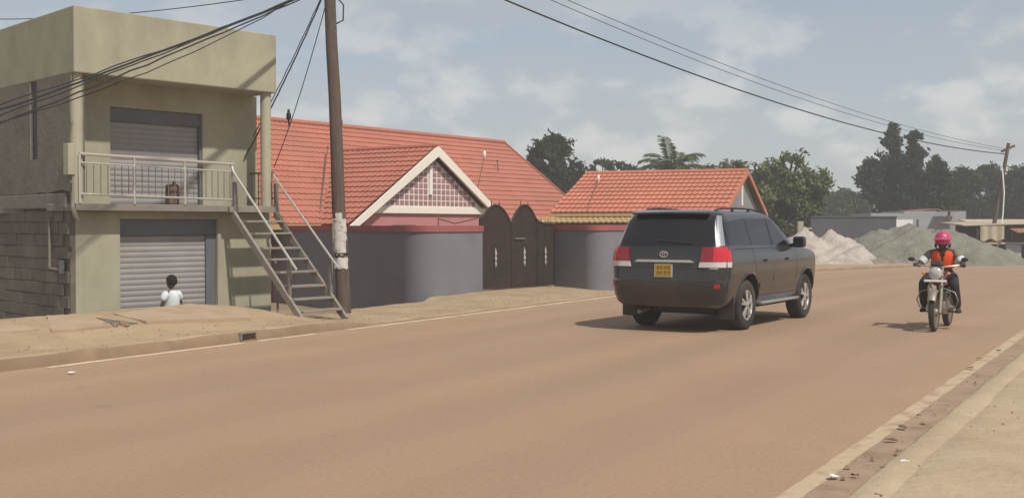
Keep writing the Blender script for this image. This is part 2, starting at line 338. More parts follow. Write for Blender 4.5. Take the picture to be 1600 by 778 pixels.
# ---------------------------------------------------------------- the two-storey shop
SH_ANG = math.atan2(.756, .654)
shop = thing('shop_building', 'unfinished two-storey plastered shop with roller shutters and front balcony', 'building', (-6.94, 18.82, 0), SH_ANG)
SHX = .11                                     # the side walls run a little askew
ZB = -.5
def sk(x, y): return x + SHX * y
def wall_y(mb, x0, x1, y0, y1, z0, z1):       # a block whose ends follow the askew sides
    mb.add([(sk(x0, y0), y0, z0), (sk(x1, y0), y0, z0), (sk(x1, y1), y1, z0), (sk(x0, y1), y1, z0), (sk(x0, y0), y0, z1), (sk(x1, y0), y0, z1), (sk(x1, y1), y1, z1), (sk(x0, y1), y1, z1)],
           [(0, 3, 2, 1), (4, 5, 6, 7), (0, 1, 5, 4), (1, 2, 6, 5), (2, 3, 7, 6), (3, 0, 4, 7)])
DEEP = 6.5
mb = MB(); wall_y(mb, -.02, 3.96, -.04, DEEP, 4.07, 5.13); mb.build('parapet', M['plaster'], shop, bevel=.02)
# ground floor front: two piers and the lintel, shutter between
mb = MB(); mb.box(.17, .97, .30, .52, ZB, 1.88); mb.build('wall', M['plaster'], shop, bevel=.012)
mb = MB(); mb.box(2.90, 4.08, .30, .52, ZB, 1.88); mb.build('wall', M['plaster'], shop, bevel=.012)
mb = MB(); mb.box(.97, 2.90, .30, .52, 1.755, 1.88); mb.build('lintel', M['plaster'], shop)
mb = MB(); mb.box(.97, 2.90, .36, .50, 1.48, 1.755); mb.build('shutter_box', M['shutter_box'], shop, bevel=.008)
# upper floor front
UY = .75
mb = MB(); mb.box(.24, 1.06, UY, UY + .2, 2.0, 4.07); mb.build('wall', M['plaster'], shop)
mb = MB(); mb.box(2.90, 4.10, UY, UY + .2, 2.0, 4.07); mb.build('wall', M['plaster'], shop)
mb = MB(); mb.box(1.06, 2.90, UY, UY + .2, 3.66, 4.07); mb.build('lintel', M['plaster'], shop)
mb = MB(); mb.box(1.06, 2.90, UY + .06, UY + .18, 3.42, 3.66); mb.build('shutter_box', M['shutter_box'], shop, bevel=.008)
def shutter(x0, x1, y, z0, z1, pitch):
    prof = [(0, 0), (-.009, pitch * .25), (-.012, pitch * .5), (-.009, pitch * .8), (0, pitch * .98)]
    mb = MB(); n = len(prof)
    mb.add([(x, y + p[0], p[1]) for x in (x0, x1) for p in prof] + [(x, y + .012, q) for x in (x0, x1) for q in (0, pitch * .97)],
           [(k, k + 1, n + k + 1, n + k) for k in range(n - 1)])
    me = mb.mesh('slat', M['shutter'], 40); z = z0; i = 0
    while z < z1 - .01:
        o = link('slat', me, sh); o.location = (0, 0, z); z += pitch
sh = link('roller_shutter', MB().box(.97, 2.90, .44, .46, ZB, 1.48).mesh('roller_shutter', M['shutter']), shop); shutter(.975, 2.70, .425, ZB, 1.47, .094)
MB().box(2.70, 2.895, .37, .44, ZB, 1.475).build('shutter_guide', M['shutter_box'], shop, bevel=.006)
sh = link('roller_shutter', MB().box(1.06, 2.90, UY + .13, UY + .15, 2.0, 3.42).mesh('roller_shutter', M['shutter']), shop); shutter(1.065, 2.86, UY + .115, 2.02, 3.41, .094)
MB().box(2.86, 2.90, UY + .04, UY + .12, 2.0, 3.42).build('shutter_guide', M['shutter_box'], shop, bevel=.005)
# left side: core wall of mortar, single blocks on it, plaster above
mb = MB(); wall_y(mb, .05, .20, .32, DEEP, ZB, 2.0); mb.build('wall', M['mortar'], shop)
mb = MB(); wall_y(mb, .02, .20, .06, DEEP, 2.15, 4.07); mb.build('wall', M['mortar'], shop)
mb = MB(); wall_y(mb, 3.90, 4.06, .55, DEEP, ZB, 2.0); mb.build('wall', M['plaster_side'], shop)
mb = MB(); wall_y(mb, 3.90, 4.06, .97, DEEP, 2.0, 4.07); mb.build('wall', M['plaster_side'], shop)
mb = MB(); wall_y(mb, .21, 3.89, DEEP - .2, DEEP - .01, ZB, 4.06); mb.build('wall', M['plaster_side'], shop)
mb = MB(); wall_y(mb, -.035, .2, .30, DEEP, 1.93, 2.17); mb.build('ring_beam', M['slab_edge'], shop, bevel=.015)
bl = thing_block = []
mb0 = MB().box(0, .035, .004, .396, .004, .196).mesh('block', M['block'], None, .008, 1)
k = 0
for z0, z1, y0 in ((ZB, 1.92, .34),):
    z = z0; row = 0
    while z + .19 < z1 + .02:
        y = y0 - (.2 if row % 2 else 0)
        while y < DEEP - .4:
            if y >= y0 - .01 and not (z > 2.6 and 1.35 < y + .2 < 1.95) and not (z > 3.1 and rng.random() < .25):
                o = link('block', mb0, shop); xo = (.018 if z0 < 0 else -.012) + rng.uniform(-.004, .004)
                o.location = (sk(xo, y), y + rng.uniform(-.006, .006), z + rng.uniform(-.004, .004)); o.rotation_euler = (rng.uniform(-.012, .012), 0, -SHX + rng.uniform(-.01, .01))
            y += .40
        z += .20; row += 1
# plaster skin over the top of the side wall, with a ragged lower edge
pts = [(1.45, 4.066), (.07, 4.066)]
for k in range(9): pts.append((.07 + .05 * abs(math.sin(k * 2.1)), 3.95 - .22 * k))
pts += [(.5, 2.19 + .03), (1.0, 2.18), (1.45, 2.2)]
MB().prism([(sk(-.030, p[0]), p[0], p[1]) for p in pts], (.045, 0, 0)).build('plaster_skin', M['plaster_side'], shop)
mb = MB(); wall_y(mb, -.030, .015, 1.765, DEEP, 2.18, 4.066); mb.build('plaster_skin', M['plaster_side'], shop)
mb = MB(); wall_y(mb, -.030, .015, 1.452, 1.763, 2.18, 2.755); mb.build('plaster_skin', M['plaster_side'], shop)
mb = MB(); wall_y(mb, .016, .19, 1.45, 1.76, 2.76, 4.05); mb.build('window', M['darkwall'], shop)
w = shop.children[-1]
mb = MB(); wall_y(mb, -.004, .014, 1.453, 1.475, 2.76, 4.05); wall_y(mb, -.004, .014, 1.735, 1.76, 2.76, 4.05); mb.build('frame', M['slab_edge'], w)
mb = MB(); mb.tube([(sk(-.03, .97), .97, 1.80), (sk(-.03, .97), .97, .95), (sk(-.03, .75), .75, .93), (sk(-.03, .5), .5, .93)], .022, 6); mb.build('conduit', M['slab_edge'], shop, 40)
mb = MB(); wall_y(mb, -.06, .01, .45, .53, .86, 1.08); mb.build('meter_box', M['shutter_box'], shop, bevel=.012)
wl_ = shop.children[-1]; mb = MB(); wall_y(mb, -.07, -.0605, .46, .50, .88, 1.06); mb.build('cover', M['slab_edge'], wl_)
# ceiling of the ground floor = balcony slab, and the columns
mb = MB(); mb.add([(.0, .02, 1.89), (3.03, .02, 1.89), (3.03, .0, 1.89), (3.98, .0, 1.89), (4.08, .95, 1.89), (.1, .95, 1.89)], [])
MB().box(.02, 3.99, 0, .96, 1.882, 2.0).build('balcony_slab', M['slab_edge'], shop, bevel=.012)
MB().box(.3, 3.95, .98, DEEP - .1, 1.86, 1.99).build('upper_floor', M['slab_edge'], shop)
def col(x): MB().lathe([(.098, 2.0), (.098, 4.07)], (x, .12, 0), 'Z', 16).build('column', M['column'], shop, 40)
col(.10); col(3.83)
MB().box(-.09, .03, .04, .2, 2.45, 2.95).build('plaster_scrap', M['plaster'], shop, bevel=.01)
mb = MB(); mb.tube([(-.02, .03, 2.42), (-.03, 0, 2.1), (-.06, -.03, 1.95), (-.03, -.05, 1.8), (.03, -.04, 1.72)], [.015, .02, .03, .04, .02], 7); mb.build('downpipe', M['slab_edge'], shop, 40)
# balcony railing: polished rails, thin balusters
rl = link('railing', MB().tube([(.08, -.0, 2.79), (3.03, .0, 2.735)], .027, 8).mesh('railing', M['chrome'], 40), shop)
rl2 = MB().tube([(.08, 0, 2.65), (3.0, 0, 2.60)], .016, 6).build('rail', M['chrome'], rl, 40)
MB().tube([(.08, 0, 2.15), (3.0, 0, 2.10)], .020, 6).build('rail', M['chrome'], rl, 40)
for x in (.08, 1.05, 2.02, 3.0): MB().tube([(x, 0, 2.0), (x, 0, 2.78)], .022, 8).build('post', M['chrome'], rl, 40)
bal = MB().tube([(0, 0, 2.12), (0, 0, 2.62)], .008, 5, False).mesh('baluster', M['iron'])
x = .2
while x < 2.98:
    o = link('baluster', bal, rl); o.location = (x, .0, 0); x += .125
# return rail on the right of the landing
rr = link('railing', MB().tube([(3.95, .05, 2.62), (3.95, .8, 2.62)], .02, 6).mesh('railing', M['iron'], 40), shop)
MB().tube([(3.95, .05, 2.15), (3.95, .8, 2.15)], .014, 6).build('rail', M['iron'], rr)
for y in (.1, .3, .5, .7): MB().tube([(3.95, y, 2.0), (3.95, y, 2.6)], .012, 5).build('baluster', M['iron'], rr)
ct = thing('container', 'brown container standing on the shop balcony behind the railing', 'container', (-6.94, 18.82, 0), SH_ANG)
MB().box(1.92, 2.12, .30, .46, 2.0, 2.36).build('body', M['timber'], ct, bevel=.03); MB().lathe([(.03, 2.36), (.03, 2.41)], (2.06, .38, 0), 'Z', 10).build('cap', M['gate'], ct)
# ---- iron stair
st = thing('iron_stair', 'steep grey iron stair with thin handrails climbing to the shop balcony', 'stairs', (-6.94, 18.82, 0), SH_ANG)
Y1, Z1, Y0, Z0 = -1.97, .02, -.03, 1.86
def spt(t, x): return Vector((x, Y0 + (Y1 - Y0) * t, Z0 + (Z1 - Z0) * t))
for x in (2.99, 3.93): MB().beam(spt(0, x), spt(1, x), .055, .12).build('stringer', M['tread'], st, bevel=.006)
tm = MB().box(3.02, 3.90, -.125, .125, -.018, .018).mesh('tread', M['tread'], None, .005, 1)
for k in range(8):
    p = spt((k + .75) / 8.4, 0); o = link('tread', tm, st); o.location = (rng.uniform(-.004, .004), p.y, p.z); o.rotation_euler = (rng.uniform(-.02, .02), rng.uniform(-.012, .012), 0)
for x in (3.02, 3.93):
    MB().beam((x, -.05, 1.80), (x, -.05, 2.42), .07, .07).build('post', M['iron'], st, bevel=.006)
    p = spt(.79, x); MB().beam((x, p.y, p.z), (x, p.y, p.z + .62), .065, .065).build('post', M['iron'], st, bevel=.006)
MB().tube([(2.99, .02, 2.72), (2.99, -.06, 2.58), (2.99, -1.80, .90)], .022, 7).build('handrail', M['chrome'], st, 40)
MB().tube([(3.86, -.06, 2.56), (3.90, -1.82, .90)], .020, 7).build('handrail', M['chrome'], st, 40)
MB().beam((2.9, -.04, 1.93), (4.0, -.04, 1.93), .06, .10).build('landing_edge', M['tread'], st, bevel=.006)
MB().tube([(3.42, -.5, 1.38), (3.42, -.72, .9), (3.42, -.75, -.45)], .02, 6).build('prop', M['iron'], st, 40)
MB().box(2.78, 3.2, -2.09, -1.84, -.02, .03).build('foot_plate', M['tread'], st, bevel=.006)
MB().box(3.78, 4.1, -2.09, -1.86, -.02, .03).build('foot_plate', M['tread'], st, bevel=.006)
# ---------------------------------------------------------------- boundary wall, gate
def wall_run(name, label, pts, z0, z1, th=.18):
    w = thing(name, label, 'wall', (pts[0][0], pts[0][1], 0)); o = Vector(pts[0]); P = [Vector(p) - o for p in pts]
    def run(za, zb, t):
        mb = MB(); n = len(P); L = []; Rr = []
        for i, p in enumerate(P):
            d = (P[min(i + 1, n - 1)] - P[max(i - 1, 0)]).normalized(); q = Vector((-d.y, d.x)) * t / 2; L.append(p + q); Rr.append(p - q)
        mb.add([(v.x, v.y, z) for v in L + Rr for z in (za, zb)], [])
        f = lambda side, i, top: (side * n + i) * 2 + top
        for i in range(n - 1):
            for a, b in ((f(0, i, 0), 0),): pass
            mb.f += [(f(0, i, 0), f(0, i + 1, 0), f(0, i + 1, 1), f(0, i, 1)), (f(1, i, 1), f(1, i + 1, 1), f(1, i + 1, 0), f(1, i, 0)), (f(0, i, 1), f(0, i + 1, 1), f(1, i + 1, 1), f(1, i, 1)), (f(0, i, 0), f(1, i, 0), f(1, i + 1, 0), f(0, i + 1, 0))]
        mb.f += [(f(0, 0, 0), f(0, 0, 1), f(1, 0, 1), f(1, 0, 0)), (f(0, n - 1, 0), f(1, n - 1, 0), f(1, n - 1, 1), f(0, n - 1, 1))]
        return mb
    run(z0, z1 - .14, th).build('wall_face', M['fence'], w, 35)
    run(z1 - .14, z1, th + .06).build('coping', M['cap'], w, 35)
    return w
def arc(p0, corner, p1, r, n=10):
    c = Vector(corner); a = (Vector(p0) - c).normalized(); b = (Vector(p1) - c).normalized()
    half = math.acos(max(-1, min(1, a.dot(b)))) / 2; t = r / math.tan(half); m_ = (a + b).normalized(); ce = c + m_ * (r / math.sin(half))
    s_ = c + a * t; e_ = c + b * t; v0 = s_ - ce; v1 = e_ - ce; an = math.atan2(v0.x * v1.y - v0.y * v1.x, v0.dot(v1))
    return [ce + rot2(v0, an * i / n) for i in range(n + 1)]
c0 = Vector((-1.93, 26.55)); g0 = Vector((-.78, 28.4)); far0 = c0 + Vector((-.58, .81)) * 8.4
pts = [far0] + arc(far0, c0, g0, .55) + [g0]
wall_run('boundary_wall', 'grey painted wall with maroon coping left of the black gate', [tuple(p) for p in pts], -.55, 1.64)
g1 = Vector((1.13, 30.8)); c1_ = Vector((2.23, 29.4)); e1 = c1_ + U * 14.3
pts = [g1 + Vector((.03, .0))] + arc(g1, c1_, e1, .35) + [e1]
wall_run('boundary_wall', 'grey painted wall with maroon coping right of the black gate, behind the car', [tuple(p) for p in pts], -.3, 1.66)
# gate
ga = math.atan2(g1.y - g0.y, g1.x - g0.x); GL = (g1 - g0).length
gate = thing('steel_gate', 'dark double steel gate with two arched tops and silver spear ornaments', 'gate', (g0.x, g0.y, 0), ga)
def leaf(x0, x1, prof):           # prof: list of (x, z) along the top
    z0 = .10
    lf = link('gate_leaf', MB().prism([(x0, 0, z0), (x1, 0, z0)] + [(x, 0, z) for x, z in reversed(prof)], (0, .02, 0)).mesh('gate_leaf', M['gate']), gate)
    fr_ = MB(); fr_.tube([(x, -.012, z) for x, z in prof], .025, 6); fr_.tube([(x0 + .02, -.012, z0), (x0 + .02, -.012, prof[0][1])], .022, 6); fr_.tube([(x1 - .02, -.012, z0), (x1 - .02, -.012, prof[-1][1])], .022, 6)
    fr_.beam((x0, -.012, z0 + .03), (x1, -.012, z0 + .03), .03, .05); fr_.build('frame', M['gate'], lf, 40)
    def topz(x):
        for (xa, za), (xb, zb) in zip(prof, prof[1:]):
            if xa <= x <= xb: return za + (zb - za) * (x - xa) / max(1e-6, xb - xa)
        return prof[-1][1]
    x = x0 + .09
    while x < x1 - .05:
        MB().prism([(x - .028, 0, z0 + .04), (x, -.030, z0 + .04), (x + .028, 0, z0 + .04)], (0, 0, topz(x) - z0 - .05)).build('rib', M['gate'], lf); x += .095
    return lf
def arch(xc, w, zb, zt, n=14): return [(xc - w + 2 * w * i / n, zb + (zt - zb) * math.sin(math.pi * i / n) ** .8) for i in range(n + 1)]
lf1 = leaf(.0, 1.19, [(0, 1.80)] + arch(.60, .56, 1.74, 2.14)[1:-1] + [(1.19, 1.70)])
lf2 = leaf(1.21, 2.30, arch(1.74, .53, 1.70, 2.16) [:-1] + [(2.30, 1.76)])
lf3 = leaf(2.32, GL - .02, [(2.32, 1.75), (2.55, 1.69), (GL - .02, 1.68)])
def orn(x, lf):
    mb = MB(); mb.lathe([(.005, .62), (.035, .72), (.012, .78), (.042, .84), (.012, .90), (.035, .97), (.003, 1.10)], (x, -.045, 0), 'Z', 8); mb.build('spear_ornament', M['silver'], lf, 50)
orn(.56, lf1); orn(1.70, lf2); orn(2.58, lf3)
MB().box(1.32, 1.72, -.05, 0, 1.30, 1.335).build('bolt', M['iron'], lf2, bevel=.004)
for x, z, lf in ((.45, 2.1, lf1), (.75, 2.1, lf1), (1.6, 2.12, lf2), (1.9, 2.1, lf2), (2.45, 1.7, lf3), (2.75, 1.68, lf3)): MB().lathe([(.012, z - .02), (.012, z + .08), (.002, z + .16)], (x, 0, 0), 'Z', 6).build('spike', M['gate'], lf)
# wire spikes on the left coping
wire = tag(MB().tube([(g0.x - .9, g0.y - 1.45, 1.64), (g0.x - .9, g0.y - 1.45, 1.80), (g0.x - .55, g0.y - .9, 1.69), (g0.x - .1, g0.y - .15, 1.80), (g0.x + .02, g0.y + .02, 1.85)], .012, 5).build('barbed_wire', M['gate']), 'dark wire strand stretched over the wall end beside the gate', 'wire')
# ---------------------------------------------------------------- tiled roofs
def tile_slope(parent, name, x0, x1, eave, ridge, m, nc, tw=.20, amp=.022, step=.035, partname='tile_course'):
    # eave, ridge: (y, z) in the house frame; every course its own wavy strip
    rf = link(name, MB().add([(x0, eave[0], eave[1] - .05), (x1, eave[0], eave[1] - .05), (x1, ridge[0], ridge[1] - .05), (x0, ridge[0], ridge[1] - .05)], [(0, 1, 2, 3)]).mesh(name, M['timber']), parent)
    dy, dz = (ridge[0] - eave[0]) / nc, (ridge[1] - eave[1]) / nc; ln = math.hypot(dy, dz); ny, nz = -dz / ln, abs(dy) / ln
    if dy < 0: ny = -ny * -1
    ny = -dz / ln * (1 if dy > 0 else -1)
    nx = int((x1 - x0) / (tw / 6)); vs = []
    for j in range(nx + 1):
        x = x0 + (x1 - x0) * j / nx; w = amp * (.5 + .5 * math.cos(2 * math.pi * (x - x0) / tw)) ** 1.5
        for (t, h) in ((0.0, -.012 + w), (0.0, step + w), (.5, step * .62 + w), (1.02, step * .05 + w)):
            vs.append((x, dy * t + ny * h, dz * t + nz * h))
    fs = [(j * 4 + k, (j + 1) * 4 + k, (j + 1) * 4 + k + 1, j * 4 + k + 1) for j in range(nx) for k in range(3)]
    me = MB().add(vs, fs).mesh(partname, m, 50)
    for c in range(nc):
        o = link(partname, me, rf); o.location = (0, eave[0] + dy * c, eave[1] + dz * c + rng.uniform(-.003, .003))
    return rf
HA = math.atan2(.817, .576)
h1 = thing('tiled_house', 'large pink house with red tiled roof and white-edged front gable', 'house', (-2.09, 33.0, 0), HA)
XL, XR, RZ, RY, EY, EZ = -6.5, 10.24, 4.70, 5.02, 1.02, 1.68
tile_slope(h1, 'roof', XL, XR, (EY, EZ), (RY, RZ), M['tile'], 19, .2, .018, .026)
tile_slope(h1, 'roof', XL, XR, (RY + 4, EZ), (RY, RZ), M['tile'], 6)
MB().tube([(XL, RY, RZ + .03), (XR, RY, RZ + .03)], .09, 8).build('ridge_cap', M['tile'], h1, 40)
MB().beam((XR + .02, EY - .05, EZ - .05), (XR + .02, RY, RZ - .02), .06, .16).build('barge_board', M['tile'], h1)
MB().beam((XR + .02, RY + 4, EZ - .05), (XR + .02, RY, RZ - .02), .06, .16).build('barge_board', M['tile'], h1)
MB().beam((XL, EY - .04, EZ - .07), (-3.3, EY - .04, EZ - .07), .05, .14).build('gutter', M['ochre'], h1)
MB().beam((3.3, EY - .04, EZ - .07), (XR, EY - .04, EZ - .07), .05, .14).build('gutter', M['ochre'], h1)
MB().box(XL + .4, XR - .5, EY + .55, RY + 3.4, -.6, EZ + .1).build('wall', M['pink'], h1)
MB().prism([(XR - .5, EY + .55, EZ + .1), (XR - .5, RY + 3.4, EZ + .1), (XR - .5, RY, RZ - .25)], (.15, 0, 0)).build('gable_wall', M['pink'], h1)
# porch
AP, HW = 3.83, 3.57
def porch_slope(sgn):
    me_parent = link('porch_roof', MB().add([(0, 0, 0)], []).mesh('porch_roof', M['tile']), h1)
    nc = 15; dx = HW / nc; dz = (AP - 1.66) / nc; ln = math.hypot(dx, dz); nx_, nz = dz / ln, dx / ln; y1 = 3.9; ny = int(y1 / (.2 / 6)); vs = []
    for j in range(ny + 1):
        y = -.02 + (y1 + .02) * j / ny; w = .022 * (.5 + .5 * math.cos(2 * math.pi * y / .2)) ** 1.5
        for (t, h) in ((0, -.012 + w), (0, .035 + w), (.5, .022 + w), (1.02, .002 + w)): vs.append((sgn * (-dx * t + nx_ * h), y, dz * t + nz * h))
    fs = [(j * 4 + k, (j + 1) * 4 + k, (j + 1) * 4 + k + 1, j * 4 + k + 1) for j in range(ny) for k in range(3)]
    me = MB().add(vs, fs).mesh('tile_course', M['tile'], 50)
    for c in range(nc): o = link('tile_course', me, me_parent); o.location = (sgn * (HW - dx * c), 0, 1.66 + dz * c)
porch_slope(-1); porch_slope(1)
MB().tube([(0, -.06, AP + .02), (0, 3.9, AP + .02)], .07, 8).build('ridge_cap', M['tile'], h1, 40)
sl = (AP - 1.66) / HW
for s_ in (-1, 1):
    MB().prism([(s_ * (HW + .06), -.07, 1.60), (s_ * (HW - .20), -.07, 1.56), (0, -.07, AP - .27), (0, -.07, AP + .02)], (0, .06, 0)).build('barge_board', M['barge'], h1)
    MB().prism([(s_ * (HW - .1), -.01, 1.60), (0, -.01, AP - .10), (0, .16, AP - .10), (s_ * (HW - .1), .16, 1.60)], (0, 0, -.02)).build('soffit', M['barge'], h1)
GYW = .17
def ghw(z): return (AP - .28 - z) / sl
mb = MB(); mb.prism([(-ghw(2.16), GYW, 2.16), (ghw(2.16), GYW, 2.16), (0, GYW, AP - .28)], (0, .1, 0)); gb = mb.build('gable_panel', M['grout'], h1)
tl = MB().box(.026, .174, -.014, .004, .020, .140).mesh('tile', M['sqtile'], None, .004, 1)
for r_ in range(10):
    z = 2.18 + r_ * .16
    for c in range(-16, 16):
        x = c * .2
        if abs(x) < ghw(z) - .02 and abs(x + .2) < ghw(z) - .02 and z + .16 < AP - .3 - sl * min(abs(x), abs(x + .2)) and not (c in (-1,) and 1 < r_ < 7):
            o = link('tile', tl, gb); o.location = (x, GYW, z); o.rotation_euler = (rng.uniform(-.02, .02), 0, rng.uniform(-.02, .02))
MB().box(-.16, -.04, GYW - .05, GYW + .02, 2.5, 3.3).build('vent_slit', M['white'], h1)
MB().box(-2.62, 2.62, GYW - .03, GYW + .06, 1.97, 2.158).build('beam', M['barge'], h1, bevel=.01)
MB().box(-2.75, 2.9, GYW + .05, GYW + .25, -.6, 1.968).build('wall', M['pink'], h1)
wv = MB().box(-1.62, -.72, GYW - .0, GYW + .1, 1.50, 1.66).build('window', M['darkwall'], h1); MB().box(-1.64, -.70, GYW - .04, GYW - .002, 1.50, 1.59).build('sill', M['white'], wv)
h1.location = (-2.09 * 1.1, 33.0 * 1.1, EYE * -.1); h1.scale = (1.1,) * 3
# house behind on the right
H2A = math.atan2(-.38, .926); H2L = 6.79
h2 = thing('tiled_house', 'small grey house with orange tiled roof and white gable slit', 'house', (1.57, 46.8, 0), H2A)
tile_slope(h2, 'roof', -.05, H2L + .1, (0, 2.13), (4.31, 3.83), M['tile2'], 10, .22, .03, .055)
tile_slope(h2, 'roof', -.05, H2L + .1, (8.62, 2.13), (4.31, 3.83), M['tile2'], 6, .22, .03, .055)
MB().tube([(-.05, 4.31, 3.87), (H2L + .1, 4.31, 3.87)], .09, 8).build('ridge_cap', M['tile2'], h2, 40)
for y in (-.05, 8.67): MB().beam((H2L + .12, y, 2.07), (H2L + .12, 4.31, 3.80), .05, .17).build('barge_board', M['tile2'], h2)
MB().beam((-.05, -.06, 2.05), (H2L + .1, -.06, 2.05), .07, .12).build('gutter', M['ochre'], h2)
MB().box(.2, H2L - .25, .5, 8.1, -.3, 2.2).build('wall', M['grey_gable'], h2)
MB().prism([(H2L - .25, .25, 2.0), (H2L - .25, 8.4, 2.0), (H2L - .25, 4.31, 3.72)], (.12, 0, 0)).build('gable_wall', M['grey_gable'], h2)
MB().box(H2L - .14, H2L - .10, 4.18, 4.42, 2.45, 3.30).build('vent_slit', M['white'], h2)
MB().box(.2, H2L - .2, -.5, .3, 1.72, 1.80).build('sunshade', M['ochre'], h2)
tile_slope(h2, 'lean_to_roof', -1.2, H2L - .6, (-1.6, 1.74), (-.1, 1.93), M['ochre'], 3, .22, .03, .04)
MB().beam((H2L - .35, -.1, 1.95), (H2L - .05, -.1, 2.2), .18, .14).build('bracket', M['timber'], h2)
h2.location = (1.57 * .9, 46.8 * .9, EYE * .1); h2.scale = (.9,) * 3
# thin service masts on the roofs
def mast(p0, p1, lab, knob):
    mb = MB(); b0 = Vector(p0); t = thing('service_mast', lab, 'mast', tuple(b0)); mb.tube([(0, 0, 0), tuple(Vector(p1) - b0)], .018, 6); mb.build('rod', M['timber'], t, 40)
    q = Vector(p1) - b0; MB().lathe([(.03, -.08), (.05, 0), (.05, .12), (.02, .17)] if knob else [(.03, -.03), (.04, .02), (.01, .06)], tuple(q), 'Z', 8).build('insulator', M['white'] if knob else M['timber'], t, 40)
mast(at(744, 306, 40.14), at(757, 243, 42.34), 'thin mast with white insulator on the red roof right of the white gable', True)
mast(at(787, 338, 44.10), at(777, 252, 45.64), 'thin dark mast on the red roof above the gate', False)
mast(at(498, 346, 33.87), at(512, 231, 37.94), 'thin dark mast on the red roof behind the wooden pole', False)
mast(at(915, 333, 41.55), at(935, 280, 44.4), 'thin mast with white cap lying along the orange roof', True)
# ---------------------------------------------------------------- utility pole, cables, bird
pb = Vector((-3.12, 21.95, -.05))
def pole_at(z): return Vector((pb.x - .043 * z, pb.y + .01 * z, z))
up = thing('utility_pole', 'leaning dark wooden utility pole with torn posters beside the iron stair', 'utility pole', tuple(pb))
mb = MB(); zs = [-.5, 0, .5, 1.2, 2, 3, 4, 5, 6, 7.4]
mb.tube([pole_at(z) - pb + Vector((.012 * fbm(z, 1), .01 * fbm(z, 4), 0)) for z in zs], [.135, .133, .131, .128, .124, .118, .113, .108, .103, .096], 14); mb.build('shaft', M['wood_pole'], up, 50)
MB().ball(tuple(pole_at(3.55) - pb + Vector((.11, -.03, 0))), (.03, .03, .07)).build('knot', M['wood_pole'], up, 60)
def poster(z0, z1, a0, a1, off, m=None):
    mb = MB(); n = 9; rows = 4; vs = []
    for j in range(rows + 1):
        z = z0 + (z1 - z0) * j / rows; c = pole_at(z) - pb
        for i in range(n + 1):
            a = a0 + (a1 - a0) * i / n; r = .133 - .003 * z + off + rng.uniform(-.002, .004) + (.012 if i in (0, n) and rng.random() < .5 else 0)
            vs.append((c.x + r * math.cos(a), c.y + r * math.sin(a), z + (rng.uniform(-.02, .02) if j in (0, rows) else 0)))
    mb.add(vs, [(j * (n + 1) + i, j * (n + 1) + i + 1, (j + 1) * (n + 1) + i + 1, (j + 1) * (n + 1) + i) for j in range(rows) for i in range(n)]); return mb.build('poster', m or M['paper'], up, 60)
F0 = -math.pi / 2 - .15
poster(1.42, 1.83, F0 - 1.0, F0 + 1.25, .006); poster(1.16, 1.47, F0 - 1.25, F0 + 1.0, .010); poster(.90, 1.10, F0 - .85, F0 + 1.25, .008, M['white'] and M['paper']); poster(1.80, 1.93, F0 - .25, F0 + .65, .007)
MB().tube([pole_at(1.13) - pb + Vector((.142 * math.cos(a), .142 * math.sin(a), 0)) for a in [k * math.pi / 6 for k in range(12)]], .012, 5, closed=True).build('band', M['cable'], up)
MB().tube([pole_at(5.9) - pb + Vector((.10, -.06, 0)), pole_at(5.7) - pb + Vector((.26, -.1, 0)), pole_at(5.42) - pb + Vector((.24, -.1, 0)), pole_at(5.36) - pb + Vector((.11, -.09, 0))], .014, 6).build('cable_loop', M['cable'], up, 50)
for z in (6.0, 6.3, 6.9): MB().beam(pole_at(z) - pb + Vector((-.22, -.1, 0)), pole_at(z) - pb + Vector((.22, -.1, 0)), .05, .06).build('cross_arm', M['timber'], up)
def cable(p0, p1, sag, r, label, group=None, wig=0.0):
    p0 = Vector(p0); p1 = Vector(p1); n = 26; pts = []
    for i in range(n + 1):
        t = i / n; p = p0.lerp(p1, t) - Vector((0, 0, sag * 4 * t * (1 - t)))
        if wig and 0 < i < n: p += Vector((0, rng.uniform(-wig, wig) * .4, rng.uniform(-wig, wig)))
        pts.append(p - p0)
    o = MB().tube(pts, r, 5).build('overhead_cable', M['cable'], None, 60); o.location = p0
    return tag(o, label, 'cable', group)
# bundle running left past the shop
L = [((at(-190, 268, 14.2)), 5.99, .05, .013, 'lowest black cable of the bundle crossing the shop parapet'),
     ((at(-190, 250, 14.2)), 6.02, .06, .011, 'second cable from the bottom of the bundle crossing the shop parapet'),
     ((at(-190, 236, 14.3)), 6.03, .08, .016, 'thickest black cable of the bundle crossing the shop parapet'),
     ((at(-190, 222, 14.4)), 6.02, .10, .010, 'upper thin cable of the bundle crossing the shop parapet'),
     ((at(-190, 240, 14.3)), 6.12, .34, .009, 'slack cable hanging below the others in front of the parapet')]
for p1, z, sg, r, lab in L: cable(pole_at(z) + Vector((-.1, -.12, 0)), p1, sg, r, lab, 'cables from the wooden pole', .012)
cable(pole_at(6.05) + Vector((-.1, -.05, 0)), at(-200, 20, 30), .35, .010, 'single thin cable passing above the shop roof', 'cables from the wooden pole')
cable(pole_at(5.95) + Vector((-.1, .02, 0)), Vector((-5.0, 22.15, 2.9)), .10, .014, 'thick service cable dropping behind the right balcony column', 'cables from the wooden pole', .01)
cable(pole_at(6.0) + Vector((-.1, .03, 0)), Vector((-4.85, 22.2, 3.3)), .06, .009, 'thin service cable dropping to the shop balcony beside the thick one', 'cables from the wooden pole', .01)
bw0 = pole_at(5.7) + Vector((-.08, -.05, 0)); bw1 = at(428, 262, 23.2)
cable(bw0, bw1, .16, .009, 'slack cable with a small bird sitting on it', 'cables from the wooden pole')
fp0 = at(1541, 392, 52.5); fp0.z = 0; fp1 = at(1576, 224, 52.5)
cable(pole_at(7.2) + Vector((.1, 0, 0)), at(1572, 241, 52.5), .80, .020, 'thick black cable sagging across the sky to the far pole', 'cables across the sky')
